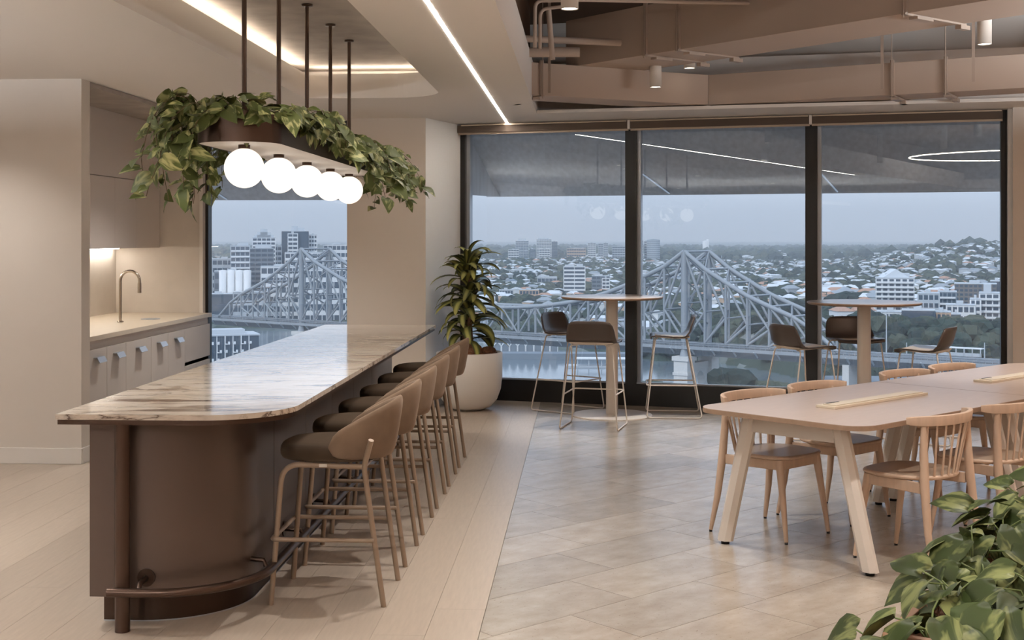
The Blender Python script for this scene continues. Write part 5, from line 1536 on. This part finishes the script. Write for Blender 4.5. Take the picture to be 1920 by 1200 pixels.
for w_ in (0, TW_):
    for i in range(len(nodes) - 1):
        (u, h), (u2, h2_) = nodes[i], nodes[i + 1]
        beam(bp(u, w_, BZ + h), bp(u2, w_, BZ + h2_), 1.15 if max(h, h2_) > 15 else .95, 'top_chord')
        # diagonals run down and away from the nearer tower
        near_t = min(tower_i, key=lambda q: abs(nodes[q][0] - (u + u2) / 2)); mid = (u + u2) / 2
        (ua, ha), (ub, hb_) = ((u, h), (u2, h2_)) if abs(u - nodes[near_t][0]) < abs(u2 - nodes[near_t][0]) else ((u2, h2_), (u, h))
        if max(ha, hb_) > 17.5:
            beam(bp(ua, w_, BZ + ha), bp(ub, w_, BZ + hb_ * .44), .62, 'diagonal_brace'); beam(bp(ub, w_, BZ + hb_ * .44), bp(ua, w_, BZ + 1), .62, 'diagonal_brace')
        elif hb_ > .5: beam(bp(ua, w_, BZ + ha) if i % 2 else bp(ua, w_, BZ), bp(ub, w_, BZ) if i % 2 else bp(ub, w_, BZ + hb_), .6, 'diagonal_brace')
    for i, (u, h) in enumerate(nodes):
        if h > .5: beam(bp(u, w_, BZ - (5 if i in tower_i else 0)), bp(u, w_, BZ + h), 1.55 if i in tower_i else .62, 'post')
for i, (u, h) in enumerate(nodes):
    if h > 4:
        beam(bp(u, 0, BZ + h), bp(u, TW_, BZ + h), .5, 'cross_strut')
    if h > 20: beam(bp(u, 0, BZ + h * .44), bp(u, TW_, BZ + h * .44), .4, 'cross_strut')
    if i in tower_i:
        beam(bp(u, 0, BZ + h - 4), bp(u, TW_, BZ + h - 4), .5, 'cross_strut'); beam(bp(u, 0, BZ + h), bp(u, TW_ / 2, BZ + h - 5), .4, 'lattice'); beam(bp(u, TW_, BZ + h), bp(u, TW_ / 2, BZ + h - 5), .4, 'lattice')
        for k in range(3):
            z0, z1 = BZ + 8 + k * 11, BZ + 19 + k * 11
            beam(bp(u, 0, z0), bp(u, TW_, z1), .45, 'lattice'); beam(bp(u, TW_, z0), bp(u, 0, z1), .45, 'lattice')
    if i < len(nodes) - 1 and h > 4 and nodes[i + 1][1] > 4:
        beam(bp(u, 0, BZ + h), bp(nodes[i + 1][0], TW_, BZ + nodes[i + 1][1]), .32, 'lattice')
def bbox(u0, u1, w0, w1, z0, z1, name, m):
    vs = [bp(u, w_, z) for z in (z0, z1) for w_ in (w0, w1) for u in (u0, u1)]
    return MB().add(vs, [(0, 2, 3, 1), (4, 5, 7, 6), (0, 1, 5, 4), (2, 6, 7, 3), (0, 4, 6, 2), (1, 3, 7, 5)]).build(name, m, br)
bbox(-420, 330, 1.5, TW_ - 1.5, BZ - 1.6, BZ - .6, 'road_deck', C_deck)
bbox(-340, 330, -1.6, -.6, BZ - 2.2, BZ - .8, 'footway_girder', C_steelb); bbox(-340, 330, TW_ + .6, TW_ + 1.6, BZ - 2.2, BZ - .8, 'footway_girder', C_steelb)
bbox(-340, 330, 2, 3, BZ - 5.2, BZ - 1.6, 'stringer', C_deck); bbox(-340, 330, TW_ - 3, TW_ - 2, BZ - 5.2, BZ - 1.6, 'stringer', C_deck)
rl = MB()
for i in range(260):
    u = -340 + i * 2.58; a = bp(u, -1.2, BZ - .8); rl.tube([a, (a[0], a[1], BZ + .9)], .12, 3, cap=False)
rl.tube([bp(-340, -1.2, BZ + .9), bp(330, -1.2, BZ + .9)], .2, 4); rl.tube([bp(-340, -1.2, BZ + .1), bp(330, -1.2, BZ + .1)], .12, 4)
rl.build('railing', C_steelb, br)['kind'] = 'stuff'
for i in range(0, 62):
    u = -340 + i * SP; a, b = bp(u, -1.5, BZ - 1.5), bp(u, 3, BZ - 5)
    MB().tube([a, b], .55, 4).build('bracket', C_offw, br)
for u in (0, -258):
    for w_ in (0, TW_):
        vs = []
        pm_ = MB()
        def pb(u0, u1, w0, w1, z0, z1):
            v = [bp(uu, ww, zz_) for zz_ in (z0, z1) for ww in (w0, w1) for uu in (u0, u1)]
            pm_.add(v, [(0, 2, 3, 1), (4, 5, 7, 6), (0, 1, 5, 4), (2, 6, 7, 3), (0, 4, 6, 2), (1, 3, 7, 5)])
        pb(u - 3.6, u + 3.6, w_ - 3.4, w_ + 3.4, -82, BZ - 7.2); pb(u - 4.3, u + 4.3, w_ - 4, w_ + 4, BZ - 7.6, BZ - 5.6); pb(u - 4, u + 4, w_ - 3.8, w_ + 3.8, BZ - 14.2, BZ - 13)
        pm_.build('stone_pier', C_stone, br)
        MB().tube([bp(u, w_, BZ - 5.6), bp(u, w_, BZ - 1)], [2.2, 1.0], 8).build('bearing', C_steelb, br)
    # arched wall between the two piers
    am = MB(); ring_o = [(0 + 3.4, -82), (3.4, BZ - 9), (TW_ - 3.4, BZ - 9), (TW_ - 3.4, -82)]
    ain = [(TW_ - 6.5, -82)] + [(TW_ / 2 + (TW_ / 2 - 6.5) * math.cos(R(a)), BZ - 21 + 8 * math.sin(R(a))) for a in range(0, 181, 20)] + [(6.5, -82)]
    poly = ring_o + ain
    tri = tessellate_polygon([[Vector((p[0], p[1], 0)) for p in poly]]); n = len(poly)
    vs = [bp(u - 2, p[0], p[1]) for p in poly] + [bp(u + 2, p[0], p[1]) for p in poly]
    am.add(vs, [tuple(t_) for t_ in tri] + [tuple(q + n for q in t_[::-1]) for t_ in tri] + [(i, (i + 1) % n, n + (i + 1) % n, n + i) for i in range(n)])
    am.build('arched_wall', C_stone, br)
# approach piers to the right and white covered platform beyond
for u in (78, 118, 160, 205):
    bbox(u - 1.5, u + 1.5, 1, TW_ - 1, -80, BZ - 5, 'approach_pier', C_stone)
pf = camd(1722, 560)
pt_ = thing('covered_platform', 'white covered bus shelter on the approach road', 'shelter', bp(112, 30, BZ - 1.0), math.atan2(bp(1, 0, 0)[1] - bp(0, 0, 0)[1], bp(1, 0, 0)[0] - bp(0, 0, 0)[0]))
MB().box(-14, 14, -2, 2, 3.2, 3.6).build('roof', C_white, pt_); MB().box(-14, 14, -1.9, -1.7, 0, 1.5).build('side_panel', C_offw, pt_)
ppz = MB()
for k in range(9): ppz.box(-13.8 + k * 3.4, -13.4 + k * 3.4, -1.9, -1.5, 0, 3.2)
ppz.build('posts', C_offw, pt_)
# road barriers and light poles along the cliff foot
for i, (px, d, h_) in enumerate(((1662, 590, 24), (1846, 575, 12), (1700, 600, 10))):
    x, y, _ = wp(px, d, 0); tag(MB().tube([(0, 0, 0), (0, 0, h_)], [.35, .2], 6).build('light_pole', C_offw, loc=(x, y, -57)), ['tall thin pale pole before the cliff', 'shorter pale pole at the far side of the chair', 'short pale pole between the others'][i], 'pole')
x0, x1 = wp(1545, 566, 0), wp(2100, 560, 0)
rd_ = MB().prism([x0[:2], x1[:2], (x1[0] + 5, x1[1] + 30), (x0[0] + 5, x0[1] + 30)], -84, -62).build('road_embankment', C_grey); struct(rd_, 'riverside road below the cliff')
# haze between the window and the horizon
hz_ = MB().box(-16000, 16000, 20, 33000, -100, 700).build('haze', haze_mat()); tag(hz_, 'thin blue daylight haze over the city', 'haze', kind='stuff')
